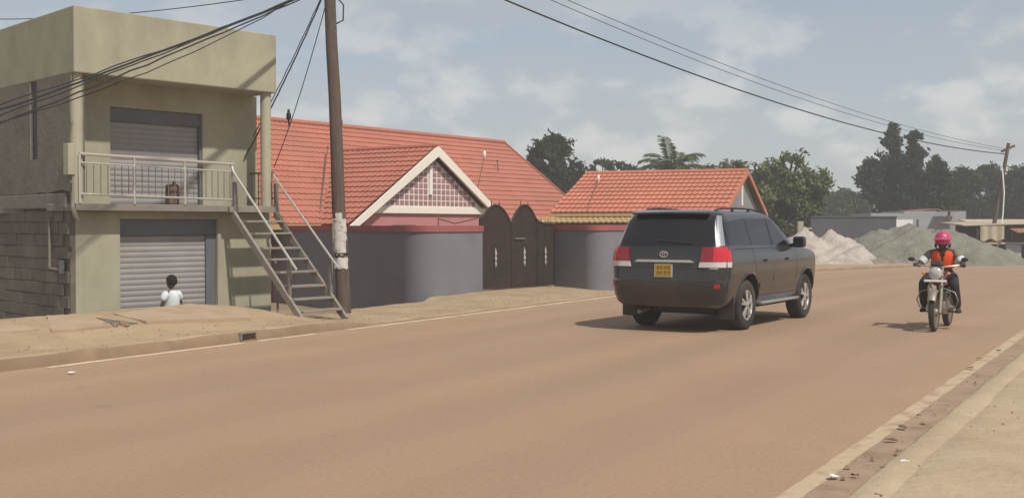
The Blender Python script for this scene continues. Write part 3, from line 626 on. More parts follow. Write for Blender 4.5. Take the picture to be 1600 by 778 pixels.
cable(pole_at(7.9) * 1 + Vector((.2, 0, 0)) if False else at(640, -110, 24.5), at(1573, 233, 52.6), .62, .0085, 'upper of two faint cables crossing the sky', 'cables across the sky')
cable(at(620, -108, 24.3), at(1573, 236, 52.6), .70, .0085, 'lower of two faint cables crossing the sky', 'cables across the sky')
fp = thing('utility_pole', 'thin leaning pole far off beside the market stall', 'utility pole', tuple(fp0))
q = fp1 - fp0; MB().tube([(0, 0, -.3), q * .5 + Vector((.03, 0, 0)), q], [.11, .095, .08], 8).build('shaft', M['wood_pole'], fp, 50)
MB().beam(q * .93 + Vector((-.25, 0, 0)), q * .97 + Vector((.3, 0, .05)), .08, .10).build('cross_arm', M['wood_pole'], fp)
MB().tube([at(1566, 262, 52.4) - fp0, at(1569, 300, 52.3) - fp0, at(1567, 335, 52.3) - fp0, at(1562, 372, 52.3) - fp0], .030, 6).build('pale_conduit', M['white'], fp, 50)
bp = at(451, 186, 22.9)
bird = thing('bird', 'small dark bird perched on the slack cable above the red roof', 'bird', tuple(bp))
mb = MB(); prof = [(.004, -.10), (.022, -.06), (.038, -.01), (.042, .03), (.034, .07), (.026, .10), (.027, .125), (.018, .15), (.004, .16)]
mb.lathe([(r_, h) for r_, h in prof], (0, 0, .03), 'Z', 12); mb.add([(-.012, 0, -.02), (.012, 0, -.02), (.016, .05, -.14), (-.016, .05, -.14)], [(0, 1, 2, 3)]); mb.build('body', M['cable'], bird, 60)
MB().lathe([(.008, 0), (.001, .03)], (0, -.022, .165), 'Y', 6).build('beak', M['timber'], bird)
for sx in (-1, 1): MB().ball((sx * .036, .01, .05), (.012, .03, .065), 8, 6).build('wing', M['cable'], bird, 60); MB().tube([(sx * .012, 0, -.05), (sx * .012, -.005, -.085)], .003, 4).build('leg', M['timber'], bird)
# ---------------------------------------------------------------- broken slabs, brick and litter on the left pavement
def onpave(px, py, dz=0.0):
    r = ray(px, py); o = Vector((0, 0, EYE)); t = 8.0
    while t < 40:
        p = o + r * t; s, d = inv(p.x, p.y)
        if p.z <= pz(s, min(d, 2.45)) + dz or d > 2.45: return Vector((p.x, p.y, pz(s, min(d, 2.45)) + dz))
        t += .01
    return p
def slab(label, pix, z, th, tilt=(0, 0), m='slab'):
    P = [onpave(px, py, z) for px, py in pix]; c = sum(P, Vector()) / len(P)
    A_ = np.array([[p.x - c.x, p.y - c.y, 1] for p in P]); k_ = np.linalg.lstsq(A_, np.array([p.z for p in P]), rcond=None)[0]; up_ = max(p.z - float(A_[i] @ k_) for i, p in enumerate(P)) * .5
    P = [Vector((p.x, p.y, float(A_[i] @ k_) + up_)) for i, p in enumerate(P)]; c = sum(P, Vector()) / len(P)
    mb = MB(); n = len(P); pts = []
    for i in range(n):
        a, b = P[i], P[(i + 1) % n]
        for k in range(5):
            p = a.lerp(b, k / 5); pts.append(p - c + Vector((rng.uniform(-.02, .02), rng.uniform(-.03, .03), 0)))
    N_ = len(pts); mb.add(pts + [p - Vector((0, 0, th)) for p in pts] + [Vector((0, 0, .004))], [(2 * N_, k, (k + 1) % N_) for k in range(N_)] + [(k, N_ + k, N_ + (k + 1) % N_, (k + 1) % N_) for k in range(N_)]); mb.f.append(tuple(range(2 * N_ - 1, N_ - 1, -1))); o = mb.build('concrete_slab', M[m], None); o.location = c
    return tag(o, label, 'slab', 'dusty slabs over the drain')
slab('long dusty slab lying in front of the shop shutter', [(228, 503), (392, 498), (390, 484), (296, 476), (176, 489)], .026, .07)
slab('dusty slab with a pointed corner left of the broken hole', [(82, 517), (174, 510), (143, 492), (72, 494)], .028, .07)
slab('cracked dusty slab at the left end of the pavement', [(-40, 522), (60, 514), (18, 506), (-50, 510)], .022, .06)
hole = slab('dark sheet painted for the shaded hole between two dusty slabs', [(153, 496), (178, 509), (214, 504)], .012, .02); hole.data.materials.clear(); hole.data.materials.append(M['mortar'])  # flat dark sheet paints the shade down in the broken hole
hole.name = 'painted_drain_hole'; hole['category'] = 'hole'
for k in range(9):
    p = onpave(rng.uniform(165, 205), rng.uniform(503, 511), .02)
    mb = MB().ball((0, 0, 0), (rng.uniform(.02, .06), rng.uniform(.02, .05), rng.uniform(.012, .025)), 6, 4); mb.v = [(x * rng.uniform(.6, 1.3), y * rng.uniform(.6, 1.3), z * rng.uniform(.6, 1.2)) for x, y, z in mb.v]; o = mb.build('rubble_stone', M['kerb'], None); o.location = p; o.rotation_euler = (rng.random(), rng.random(), rng.random())
    tag(o, 'small lump of broken concrete beside the drain hole', 'stone', 'broken lumps at the drain hole')
lt = [(112, 582), (1303, 745), (1335, 743), (1391, 688), (1410, 668), (1436, 650), (1380, 732), (1415, 723), (1560, 548), (1530, 560), (1515, 575), (1372, 776)]
for k, (px, py) in enumerate(lt):
    p = on(px, py, .02); n = 7; r = rng.uniform(.02, .05)
    mb = MB(); pts = [(r * rng.uniform(.6, 1.5) * math.cos(a), r * rng.uniform(.5, 1.0) * math.sin(a), rng.uniform(0, .018)) for a in [2 * math.pi * i / n for i in range(n)]]
    mb.prism(pts, (0, 0, .004)); o = mb.build('litter', M['white'] if k in (0, 1, 7) else M['timber'], None); o.location = p; o.rotation_euler = (0, 0, rng.random() * 6)
    tag(o, 'white scrap of paper on the road near the left kerb' if k == 0 else ('pale scrap lying on the right edge line near the bottom of the picture' if k == 1 else 'pale scrap lying on the sandy verge right of the kerb strip' if k == 7 else 'dry leaf scrap lying along the right kerb'), 'litter', None if k == 0 else ('pale scraps on the right edge' if k in (1, 7) else 'leaf scraps along the right kerb'))
# loose stones on both verges: one mass
g_ = np.random.default_rng(12); gm = MB()
for k in range(1500):
    if k % 3: s_, d_ = g_.uniform(6, 26), .25 + 2.2 * g_.random() ** 1.3; z_ = pz(s_, d_)
    else: s_, d_ = g_.uniform(-1, 14), RW - .1 - 3.4 * g_.random() ** 1.6; z_ = .02
    q_ = rp(s_, d_, z_); r_ = .007 + .022 * g_.random() ** 3; t_ = g_.random() * 6.28
    gm.add([(q_.x + r_ * math.cos(t_ + a_) * g_.uniform(.7, 1.3), q_.y + r_ * math.sin(t_ + a_) * g_.uniform(.7, 1.3), q_.z - .003) for a_ in (0, 1.6, 3.1, 4.7)] + [(q_.x + g_.normal() * r_ * .25, q_.y + g_.normal() * r_ * .25, q_.z + r_ * g_.uniform(.5, .9))], [(0, 1, 4), (1, 2, 4), (2, 3, 4), (3, 0, 4)])
tag(gm.build('loose_gravel', M['kerb']), kind='stuff')
# ---------------------------------------------------------------- sand and gravel heaps, rubble
def heap(name, label, c, peaks, rx, ry, m, cat, seed):
    n = 46; vs = []; rg = random.Random(seed)
    for i in range(n + 1):
        for j in range(n + 1):
            x = -rx + 2 * rx * i / n; y = -ry + 2 * ry * j / n; z = 0
            for (qx, qy, h, w) in peaks:
                rr = math.hypot((x - qx), (y - qy) * .9) ; z = max(z, h * max(0, 1 - rr / w) + .10 * h * math.exp(-(rr / w * 3) ** 2) * -1)
            e = math.hypot(x / rx, y / ry); z *= 1 - sm(.8, 1.0, e)
            z += (.12 * fbm(x * 1.5 + seed, y * 1.5) + .06 * fbm(x * 4 + seed, y * 4.3) + .03 * fbm(x * 9 + seed, y * 9.3) + rg.uniform(-.018, .018)) * min(1, z * 3) - .06 * sm(.75, 1, e)
            vs.append((x, y, z))
    fs = [(i * (n + 1) + j, (i + 1) * (n + 1) + j, (i + 1) * (n + 1) + j + 1, i * (n + 1) + j + 1) for i in range(n) for j in range(n)]
    o = MB().add(vs, fs).build(name, m, None, 60); o.location = c
    return tag(o, label, cat)
heap('sand_heap', 'pale pinkish sand heap with two peaks right of the car', (12.75, 48.2, 0), [(-.75, .2, 1.75, 1.9), (.35, .3, 1.62, 2.1), (1.1, .2, .95, 1.6)], 2.6, 2.3, M['white_sand'], 'sand heap', 3)
heap('gravel_heap', 'broad grey-green gravel heap behind the motorcyclist', (17.5, 50.6, 0), [(-1.6, .5, 1.75, 3.0), (-.3, .6, 1.95, 3.6), (1.0, .3, 1.72, 3.4), (2.4, -.2, 1.0, 3.0)], 4.8, 3.2, M['grey_sand'], 'gravel heap', 9)
heap('rubble_heap', 'low dark rubble mound at the foot of the gravel heap', (14.7, 47.7, 0), [(-.6, 0, .62, 1.0), (.4, 0, .5, 1.0), (1.3, 0, .35, .9)], 2.2, 1.1, M['rubble'], 'rubble', 5)
# ---------------------------------------------------------------- far buildings and stalls behind the heaps
fb = thing('block_building', 'low pale grey block building with white window behind the gravel heap', 'building', (20.0, 66, 0))
MB().box(0, 1.85, 0, 4, -.2, 2.32).build('wall', M['farwall'], fb); MB().box(1.853, 5.3, 0, 4, -.2, 2.44).build('wall', M['farwall'], fb)
MB().box(.80, .96, -.02, .1, 1.42, 2.0).build('window_jamb', M['darkwall'], fb)
wn_ = MB().box(.97, 2.32, -.03, .1, 1.46, 1.96).build('window', M['white'], fb); MB().box(.93, 2.36, -.06, .0, 1.40, 1.457).build('sill', M['farwall'], wn_)
MB().box(2.58, 2.64, -.05, .0, .5, 1.98).build('downpipe', M['darkwall'], fb)
MB().beam((4.2, -.4, 0), (4.2, -.4, 2.40), .10, .10).build('post', M['timber'], fb); MB().beam((3.3, -.4, 1.6), (4.2, -.4, 2.2), .05, .05).build('brace', M['timber'], fb); MB().box(3.6, 4.7, -.6, -.2, 2.40, 2.47).build('board', M['timber'], fb)
dk = thing('shaded_dark_wall', 'wall behind the pale sand heap, its shade painted dark blue-grey', 'wall', (15.4, 61, 0)); MB().box(0, 4.4, 0, .2, -.2, 2.05).build('wall_face', M['darkwall'], dk); MB().box(-.03, 4.43, -.04, .24, 2.05, 2.12).build('coping', M['darkwall'], dk)  # shade on this wall is put into its dark colour
cp = thing('concrete_post', 'short pale concrete post standing beside the pale sand heap', 'post', tuple(on(1250, 410, .02))); MB().box(-.12, .12, -.12, .12, -.1, 1.80).build('shaft', M['column'], cp, bevel=.015); MB().box(.125, .5, -.04, .04, 1.45, 1.53).build('rail_stub', M['tan'], cp)
rh = thing('shed', 'small shed with reddish sheet roof beyond the pale building', 'shed', (26.0, 72, 0))
MB().prism([(-1.6, -.2, 2.50), (-.2, -.2, 2.6), (1.9, -.2, 1.70), (1.9, 3.2, 1.70), (-.2, 3.2, 2.6), (-1.6, 3.2, 2.50)], (0, 0, .06)).build('roof', M['rust_roof'], rh); MB().box(-1.4, 1.8, 0, 3, -.2, 1.66).build('wall', M['rust_roof'], rh)
ms = thing('market_stall', 'open timber market stall with tan sheet roof at the right edge', 'stall', (20.7, 52.2, 0))
MB().prism([(-.9, -.2, 1.62), (3.8, -.2, 1.74), (3.8, 2.6, 1.86), (-.9, 2.6, 1.74)], (0, 0, .05)).build('roof', M['tan'], ms)
for x, y in ((-.2, 0), (1.3, 0), (3.2, 0), (-.2, 2.3), (3.2, 2.3)): MB().tube([(x, y, -.1), (x + .04, y, 1.64)], .05, 6).build('post', M['timber'], ms, 40)
MB().box(-.3, 3.5, -.25, .5, .82, .90).build('counter', M['tan'], ms)
mb = MB(); n = 12; mb.add([(-.15 + 1.05 * i / n, -.24 - .05 * math.sin(i * 1.3), 1.62 - .62 * j / 4 - (.06 * math.sin(i * .9) if j == 4 else 0)) for i in range(n + 1) for j in range(5)], [(i * 5 + j, (i + 1) * 5 + j, (i + 1) * 5 + j + 1, i * 5 + j + 1) for i in range(n) for j in range(4)]); mb.build('hanging_cloth', M['tan'], ms, 60)
MB().box(.95, 1.62, -.33, -.28, -.02, .80).build('front_board', M['farwall'], ms); MB().box(-.3, 3.6, 2.2, 2.3, -.1, 1.7).build('back_wall', M['darkwall'], ms)
MB().beam((.0, -.35, .05), (.75, -.3, .95), .07, .07).build('brace', M['timber'], ms); MB().prism([(1.2, -.9, 1.32), (3.6, -.9, 1.42), (3.6, .1, 1.55), (1.2, .1, 1.5)], (0, 0, .04)).build('awning', M['rust_roof'], ms)
tb = thing('plank_table', 'long low plank roof on thin posts behind the rider', 'table', (18.6, 56.5, 0)); MB().box(0, 3.6, 0, 1.2, 1.30, 1.38).build('plank', M['rust_roof'], tb)
for x in (.2, 3.3): MB().box(x, x + .08, .1, .18, -.05, 1.30).build('leg', M['timber'], tb); MB().box(x, x + .08, 1.0, 1.08, -.05, 1.30).build('leg', M['timber'], tb)
tw = thing('low_shed', 'long low tan shed behind the stalls at the right', 'shed', (25.0, 62, 0)); MB().box(0, 14, 0, 3, -.1, 1.5).build('wall', M['tan'], tw); MB().prism([(-.4, -.4, 1.52), (14.4, -.4, 1.52), (14.4, 3.3, 1.92), (-.4, 3.3, 1.92)], (0, 0, .06)).build('roof', M['tan'], tw)
# ---------------------------------------------------------------- trees
def leaf_mat(name, dark, light, sc=.55, tr=.3):
    m = mat(name, dark, .75, .0, 1, 0, trans=tr, spec=.25); t = m.node_tree; N = t.nodes; L_ = t.links
    mx = [n_ for n_ in N if n_.type == 'MIX'][0]; mx.inputs[6].default_value = tuple(dark) + (1,); mx.inputs[7].default_value = tuple(light) + (1,)
    ns = [n_ for n_ in N if n_.type == 'TEX_NOISE'][0]; ns.inputs['Scale'].default_value = sc; return m
LM = [leaf_mat('leaf_dark', (.022, .034, .018), (.060, .078, .036)), leaf_mat('leaf_mid', (.036, .056, .022), (.085, .115, .046)), leaf_mat('leaf_light', (.085, .115, .034), (.19, .215, .085)), leaf_mat('leaf_palm', (.045, .075, .028), (.105, .14, .055))]
def leaves(n, lobes, size, seed, gap=.12):
    g = np.random.default_rng(seed); vol = np.array([l[3] * l[4] * l[5] for l in lobes]) ** .75; pick = g.choice(len(lobes), n, p=vol / vol.sum()); Lb = np.array(lobes)[pick]
    d = g.normal(size=(n, 3)); d /= np.linalg.norm(d, axis=1)[:, None]; r = g.uniform(.25, 1, n) ** .45
    bump_ = 1 + .22 * np.sin(d[:, 0] * 5 + Lb[:, 0] * 3) * np.sin(d[:, 1] * 6 + Lb[:, 1]) + .18 * np.sin(d[:, 2] * 7 + Lb[:, 2] * 2 + d[:, 0] * 4) + g.normal(0, .06, n)
    p = Lb[:, :3] + d * (r * bump_)[:, None] * Lb[:, 3:6]
    f = np.sin(p[:, 0] * 2.3 + seed) * np.sin(p[:, 1] * 2.1 + 1) + np.sin(p[:, 2] * 2.6 + seed * 2) * .8 + .6 * np.sin(p[:, 0] * 5 + p[:, 2] * 4.4)
    p = p[f > np.quantile(f, gap)]; n = len(p)
    a = g.normal(size=(n, 3)); a /= np.linalg.norm(a, axis=1)[:, None]; b = np.cross(a, g.normal(size=(n, 3))); b /= np.linalg.norm(b, axis=1)[:, None] + 1e-9
    s = size * g.uniform(.55, 1.35, n)[:, None]; c = np.cross(a, b) * .25
    V = np.stack([p - a * s, p + b * s * .45 + c * s, p + a * s, p - b * s * .45 + c * s], 1).reshape(-1, 3)
    return V
def quads(name, V, m, parent):
    me = bpy.data.meshes.new(name); n = len(V) // 4; me.vertices.add(4 * n); me.vertices.foreach_set('co', V.astype(np.float32).ravel())
    me.loops.add(4 * n); me.loops.foreach_set('vertex_index', np.arange(4 * n, dtype=np.int32)); me.polygons.add(n); me.polygons.foreach_set('loop_start', np.arange(0, 4 * n, 4, dtype=np.int32)); me.polygons.foreach_set('loop_total', np.full(n, 4, dtype=np.int32))
    me.materials.append(m); me.update(calc_edges=True); me.validate(); return link(name, me, parent)
def tree(name, label, loc, lobes, n, size, m, tr=.2, seed=1, gap=.14, group=None):
    t = thing(name, label, 'tree', loc, 0, group); rg = random.Random(seed); zt = min(l[2] for l in lobes); mb = MB(); top = max(l[2] for l in lobes)
    mb.tube([(0, 0, -.4), (.05 * tr, 0, zt * .5), (rg.uniform(-.3, .3), rg.uniform(-.2, .2), zt), (rg.uniform(-.4, .4), 0, top)], [tr * 1.3, tr, tr * .8, tr * .2], 9)
    for l in lobes:
        z0 = min(l[2] - .2, max(.8, l[2] - 1.6)); mb.tube([(0, 0, z0 * .75), (l[0] * .45, l[1] * .45, z0 + .2), (l[0], l[1], l[2]), (l[0] * 1.2, l[1] * 1.2, l[2] + l[5] * .7)], [tr * .5, tr * .38, tr * .24, tr * .06], 6)
    mb.build('trunk', M['bark'], t, 60); quads('crown', leaves(n, lobes, size, seed, gap), LM[m], t); return t
def blob(seed, n, cx, cz, w, h, d, r0, r1):
    rg = random.Random(seed); out = []
    while len(out) < n:
        a, b, c = rg.uniform(-1, 1), rg.uniform(-1, 1), rg.uniform(-1, 1)
        if a * a + b * b + c * c < 1: k = rg.uniform(r0, r1); out.append((cx + a * w, b * d, cz + c * h, k, k, k * .8))
    return out
def tpx(px, Y): return (px - 800) / FPX * Y
def zpx(py, Y): return EYE + (352 - py) / FPX * Y
# dense dark tree behind the gap between the two roofs
tree('broadleaf_tree', 'dark round-topped tree rising between the red roof and the orange roof', (tpx(864, 76), 76, -.2), blob(4, 16, 0, zpx(262, 76), 1.75, 1.7, 1.4, .75, 1.15) + [(-.3, 0, zpx(226, 76), .75, .7, .55), (1.3, 0, zpx(262, 76), .9, .7, .8), (-.8, 0, zpx(300, 76), 1.6, 1, 1.3), (1.0, 0, zpx(300, 76), 1.6, 1, 1.3)], 17000, .16, 0, .28, 4)
for px, Y, top, w, sd_, lab, m_ in ((945, 82, 243, 1.3, 11, 'low pale bushy tree above the left part of the orange roof', 1), (985, 86, 250, 1.2, 12, 'small dark tree between the pale bushy tree and the palm', 0), (1105, 84, 250, 1.3, 13, 'low dark tree just right of the palm above the orange roof', 0), (1150, 74, 244, 1.2, 14, 'thin pale tree above the grey gable peak', 2)):
    tree('broadleaf_tree', lab, (tpx(px, Y), Y, -.2), blob(sd_, 8, 0, zpx(top + 38, Y), w * 1.15, 1.2, .9, .7, 1.05) + [(0, 0, zpx(top + 14, Y), .75, .6, .5), (-.4, 0, 2.6, 1.5, 1, 1.5)], 7500, .15, m_, .16, sd_, .25)
tree('broadleaf_tree', 'large light green bushy tree behind the grey gable', (tpx(1222, 63), 63, -.2), blob(21, 18, 0, zpx(290, 63), 2.1, 1.6, 1.5, .7, 1.05) + [(.5, 0, zpx(250, 63), .8, .7, .6), (1.0, 0, zpx(236, 63), .35, .3, .3), (-1.2, 0, zpx(258, 63), .8, .7, .5), (2.0, 0, zpx(272, 63), .55, .5, .5), (0, 0, zpx(320, 63), 2.2, 1.3, 1.6), (-1.2, 0, 1.6, 1.4, 1, 1.6), (1.2, 0, 1.4, 1.4, 1, 1.5)], 21000, .14, 2, .22, 21, .22)
tree('tall_tree', 'tall dark tree with narrow spire top behind the gravel heap', (tpx(1393, 86), 86, -.2), [(0, 0, zpx(200, 86), .50, .5, .75), (-.05, 0, zpx(222, 86), .75, .6, .9), (-.2, 0, zpx(250, 86), 1.0, .9, 1.1), (-1.2, 0, zpx(258, 86), 1.1, .9, .8), (-2.0, 0, zpx(275, 86), .7, .6, .6), (-1.2, 0, zpx(290, 86), 1.1, .9, .9), (0, 0, zpx(290, 86), 1.5, 1, 1.6), (.2, 0, zpx(330, 86), 1.3, 1, 1.6)], 10500, .17, 0, .30, 31, .16)
tree('tall_tree', 'second tall dark tree with ragged top beside the spire tree', (tpx(1424, 84), 84, -.2), [(.2, 0, zpx(212, 84), .55, .5, .55), (.35, 0, zpx(232, 84), .7, .6, .6), (0, 0, zpx(255, 84), .8, .7, .9), (.2, 0, zpx(285, 84), 1.0, .9, 1.2), (.1, 0, zpx(318, 84), 1.2, .9, 1.5)], 7500, .17, 0, .28, 33, .18)
tree('tall_tree', 'dark conical tree right of the two tall trees', (tpx(1465, 80), 80, -.2), [(.1, 0, zpx(250, 80), .55, .5, .6), (-.1, 0, zpx(270, 80), .95, .8, .8), (.1, 0, zpx(295, 80), 1.25, 1, 1.1), (0, 0, zpx(322, 80), 1.4, 1, 1.3)], 8000, .17, 0, .25, 35, .15)
for px, Y, top, w, sd_, lab in ((1505, 92, 252, 1.6, 41, 'broad dark tree behind the low pale building end'), (1545, 96, 248, 1.8, 42, 'broad dark tree behind the far leaning pole'), (1592, 94, 250, 1.8, 43, 'dark tree at the right edge of the picture'), (1650, 92, 246, 2.0, 44, 'dark tree past the right edge behind the stall')):
    tree('broadleaf_tree', lab, (tpx(px, Y), Y, -.2), blob(sd_, 10, 0, zpx(top + 42, Y), w, 1.5, 1.2, .65, 1.1) + [(0, 0, zpx(top + 16, Y), .9, .8, .6), (-.5, 0, 2.6, 1.8, 1.1, 1.7), (.8, 0, 2.4, 1.8, 1.1, 1.6)], 7500, .18, 0, .25, sd_, .16)
for px, Y, top, w, sd_, lab in ((1300, 118, 284, 2.0, 51, 'hazy far tree between the light green tree and the spire tree'), (1340, 112, 292, 2.0, 52, 'hazy far tree just left of the spire tree'), (1262, 122, 290, 2.2, 53, 'hazy far tree behind the light green tree')):
    tree('broadleaf_tree', lab, (tpx(px, Y), Y, -.2), blob(sd_, 10, 0, zpx(top + 32, Y), w, 1.5, 1.2, .8, 1.2) + [(0, 0, 2.2, 2.4, 1.1, 2.2)], 5000, .22, 1, .25, sd_, .12)
# palm
pY = 70; px0 = tpx(1051, pY); palm = thing('palm_tree', 'palm tree with arching fronds above the orange roof', 'palm tree', (px0, pY, -.2)); pt = zpx(272, pY) + .2
MB().tube([(.1, 0, -.2), (0, 0, pt * .5), (0, 0, pt)], [.22, .17, .15], 10).build('trunk', M['bark'], palm, 60)
rg = random.Random(5)
for k in range(19):
    az = 2 * math.pi * k / 19 + rg.uniform(-.15, .15); el = R((22, 40, 55, 30, 66, 47, 80)[k % 7]); Lf = rg.uniform(2.4, 3.1); pts = []; p = Vector((0, 0, pt)); e = el
    for i in range(9):
        pts.append(p.copy()); p = p + Vector((math.cos(az) * math.cos(e), math.sin(az) * math.cos(e), math.sin(e))) * (Lf / 8); e -= R(7 + 1.8 * i) * (1.0 if el < 1.3 else .5)
    mb = MB(); mb.tube(pts, [.035 - .0035 * i for i in range(9)], 5)
    for i in range(24):
        t = 1 + i * 6.8 / 24; a = int(t); q0 = pts[a].lerp(pts[min(8, a + 1)], t - a); tg = (pts[min(8, a + 1)] - pts[a]).normalized(); sd2 = tg.cross(Vector((0, 0, 1))).normalized(); ll = .75 * math.sin(math.pi * (i + 3) / 29) ** .7
        for s_ in (-1, 1):
            tip = q0 + (sd2 * s_ * .75 + tg * .55 + Vector((0, 0, -.35 + rg.uniform(-.15, .1)))) * ll; mid = q0.lerp(tip, .5) + Vector((0, 0, .03)); w_ = tg * .05
            mb.add([q0, mid - w_, tip, mid + w_], [(0, 1, 2, 3)])
    mb.build('frond', LM[3], palm)
# far wood closing the view
lob = []; rg = random.Random(77)
for k in range(70): Y = rg.uniform(125, 150); x = -75 + 170 * k / 70; lob.append((x, Y - 135, rg.uniform(1.8, 4.2), 2.6, 2, rg.uniform(1.6, 2.6)))
wd = quads('distant_woodland', leaves(36000, lob, .30, 5, .05) , LM[1], None); wd.location = (0, 135, 0); tag(wd, 'far line of hazy woodland closing the view behind the houses', 'woodland', kind='stuff')
# ---------------------------------------------------------------- haze
hz = MB().box(-130, 140, -30, 175, -1.6, 9.2).build('haze'); tag(hz, kind='stuff'); hm = bpy.data.materials.new('haze'); hm.use_nodes = True; t = hm.node_tree; t.nodes.clear()
v = t.nodes.new('ShaderNodeVolumePrincipled'); v.inputs['Density'].default_value = .0019; v.inputs['Color'].default_value = (.86, .90, .95, 1); v.inputs['Anisotropy'].default_value = .2; o_ = t.nodes.new('ShaderNodeOutputMaterial'); t.links.new(v.outputs[0], o_.inputs['Volume']); hz.data.materials.append(hm)
# ---------------------------------------------------------------- the dark off-road car
def pbr(name, col, rough, metal=0.0, coat=0.0, spec=.5, dust=0.0):
    return mat(name, col, rough, .06, 6, 0, metal=metal, coat=coat, spec=spec, stain=((.20, .145, .10), dust, 1.1, .42, .75) if dust else None)
P_ = dict(paint=pbr('car_paint', (.020, .020, .022), .26, .25, .7, .5, .16), glass=pbr('tinted_glass', (.008, .0075, .009), .06, 0, 0, .6, .03), red=pbr('red_lens', (.26, .006, .010), .15, 0, .6), red2=pbr('bright_red_lens', (.55, .010, .025), .12, 0, .8), clear=pbr('clear_lens', (.62, .58, .56), .15, .1, .6),
     plate=pbr('yellow_plate', (.42, .245, .012), .5), ink=pbr('plate_ink', (.05, .03, .01), .6), tyre=pbr('tyre_rubber', (.022, .020, .018), .85, dust=.35), rim=pbr('alloy', (.62, .60, .57), .28, .75), black=pbr('black_plastic', (.018, .017, .017), .6, dust=.15), pillar=pbr('silver_trim_highlight', (.42, .42, .43), .25, .6, .5))
fwd = Vector((.53, .848)).normalized()
car = thing('suv_car', 'dark grey off-road car driving away along the dusty road', 'car', (3.62, 20.30, 0), math.atan2(fwd.y, fwd.x))
LV = [(.37, -2.24, 2.22, .80), (.40, -2.36, 2.32, .87), (.46, -2.42, 2.38, .915), (.56, -2.465, 2.43, .945), (.70, -2.485, 2.46, .962), (.785, -2.482, 2.47, .968), (.80, -2.46, 2.47, .97), (.815, -2.428, 2.46, .974), (.93, -2.418, 2.45, .985), (1.05, -2.412, 2.42, .987), (1.14, -2.408, 2.38, .982), (1.20, -2.404, 2.25, .972), (1.245, -2.40, 1.85, .960), (1.275, -2.396, 1.42, .949), (1.30, -2.39, 1.22, .940), (1.34, -2.375, 1.13, .926), (1.45, -2.335, .97, .892), (1.60, -2.275, .74, .845), (1.72, -2.225, .54, .806), (1.79, -2.19, .40, .778), (1.835, -2.15, .26, .745), (1.865, -2.08, .08, .69), (1.885, -1.95, -.12, .60), (1.895, -1.7, -.35, .45)]
def outline(xr, xf, w, rr=.24, rf=.30):
    rr = min(rr, w * .6); pts = []; bow, bf = .07, .10
    def X(x, y, r=True): return x + bow * (y / w) ** 2 if r else x - bf * (y / w) ** 2
    for i in range(11): y = -(w - rr) + 2 * (w - rr) * i / 10; pts.append((X(xr, y), y))
    for i in range(1, 8): a = math.pi / 2 * i / 8; y = w - rr + rr * math.sin(a); pts.append((X(xr, y) + rr * (1 - math.cos(a)), y))
    x0, x1 = xr + bow + rr, xf - bf - rf
    for i in range(25): pts.append((x0 + (x1 - x0) * i / 24, w * (1 - .05 * max(0, (x0 + (x1 - x0) * i / 24 - 1.2) / 1.2) ** 2 if x1 > 1.3 else 1)))
    for i in range(1, 8): a = math.pi / 2 * i / 8; y = w - rf + rf * math.cos(a); pts.append((X(xf, y, False) - rf * (1 - math.sin(a)), y * (1 - .05 * (1 if x1 > 1.3 else 0))))
    h = [(X(xf, (w - rf) * (1 - 2 * i / 8), False), (w - rf) * (1 - 2 * i / 8)) for i in range(9)]
    half = pts[11:]; return pts[:11] + half + h + [(x, -y) for x, y in reversed(half)]
rings = [[(x, y, z) for x, y in outline(xr, xf, w)] for z, xr, xf, w in LV]; n = len(rings[0]); mb = MB()
vs = [p for r_ in rings for p in r_]; fs = [(i * n + k, i * n + (k + 1) % n, (i + 1) * n + (k + 1) % n, (i + 1) * n + k) for i in range(len(rings) - 1) for k in range(n)]
fs += [tuple(range(n))[::-1], tuple((len(rings) - 1) * n + k for k in range(n))]; mb.add(vs, fs)
tmp = mb.build('tmp_body', P_['paint'])
AXR, AXF, WR = -1.30, 1.55, .395
cut = MB()
for ax in (AXR, AXF):
    for s_ in (-1, 1):
        rg_ = (.55, 1.3) if s_ > 0 else (-1.3, -.55); cut.lathe([(.475, rg_[0]), (.475, rg_[1])], (ax, 0, .42), 'Y', 40)
cut = cut.build('tmp_cut', P_['black'])
bmod = tmp.modifiers.new('b', 'BOOLEAN'); bmod.operation = 'DIFFERENCE'; bmod.object = cut; bmod.solver = 'EXACT'; bmod.material_mode = 'TRANSFER'
dg = bpy.context.evaluated_depsgraph_get(); bme = bpy.data.meshes.new_from_object(tmp.evaluated_get(dg)); bme.name = 'body'
bpy.data.objects.remove(tmp); bpy.data.objects.remove(cut)
bme.polygons.foreach_set('use_smooth', [True] * len(bme.polygons)); bme.set_sharp_from_angle(angle=R(28))
body = link('body', bme, car)
_b = MB().add(vs, fs); bvh = BVHTree.FromPolygons(_b.v, _b.f)
def cast(o, d):
    h, nn, i_, ds = bvh.ray_cast(Vector(o), Vector(d))
    return (h, nn) if h is not None else (None, None)
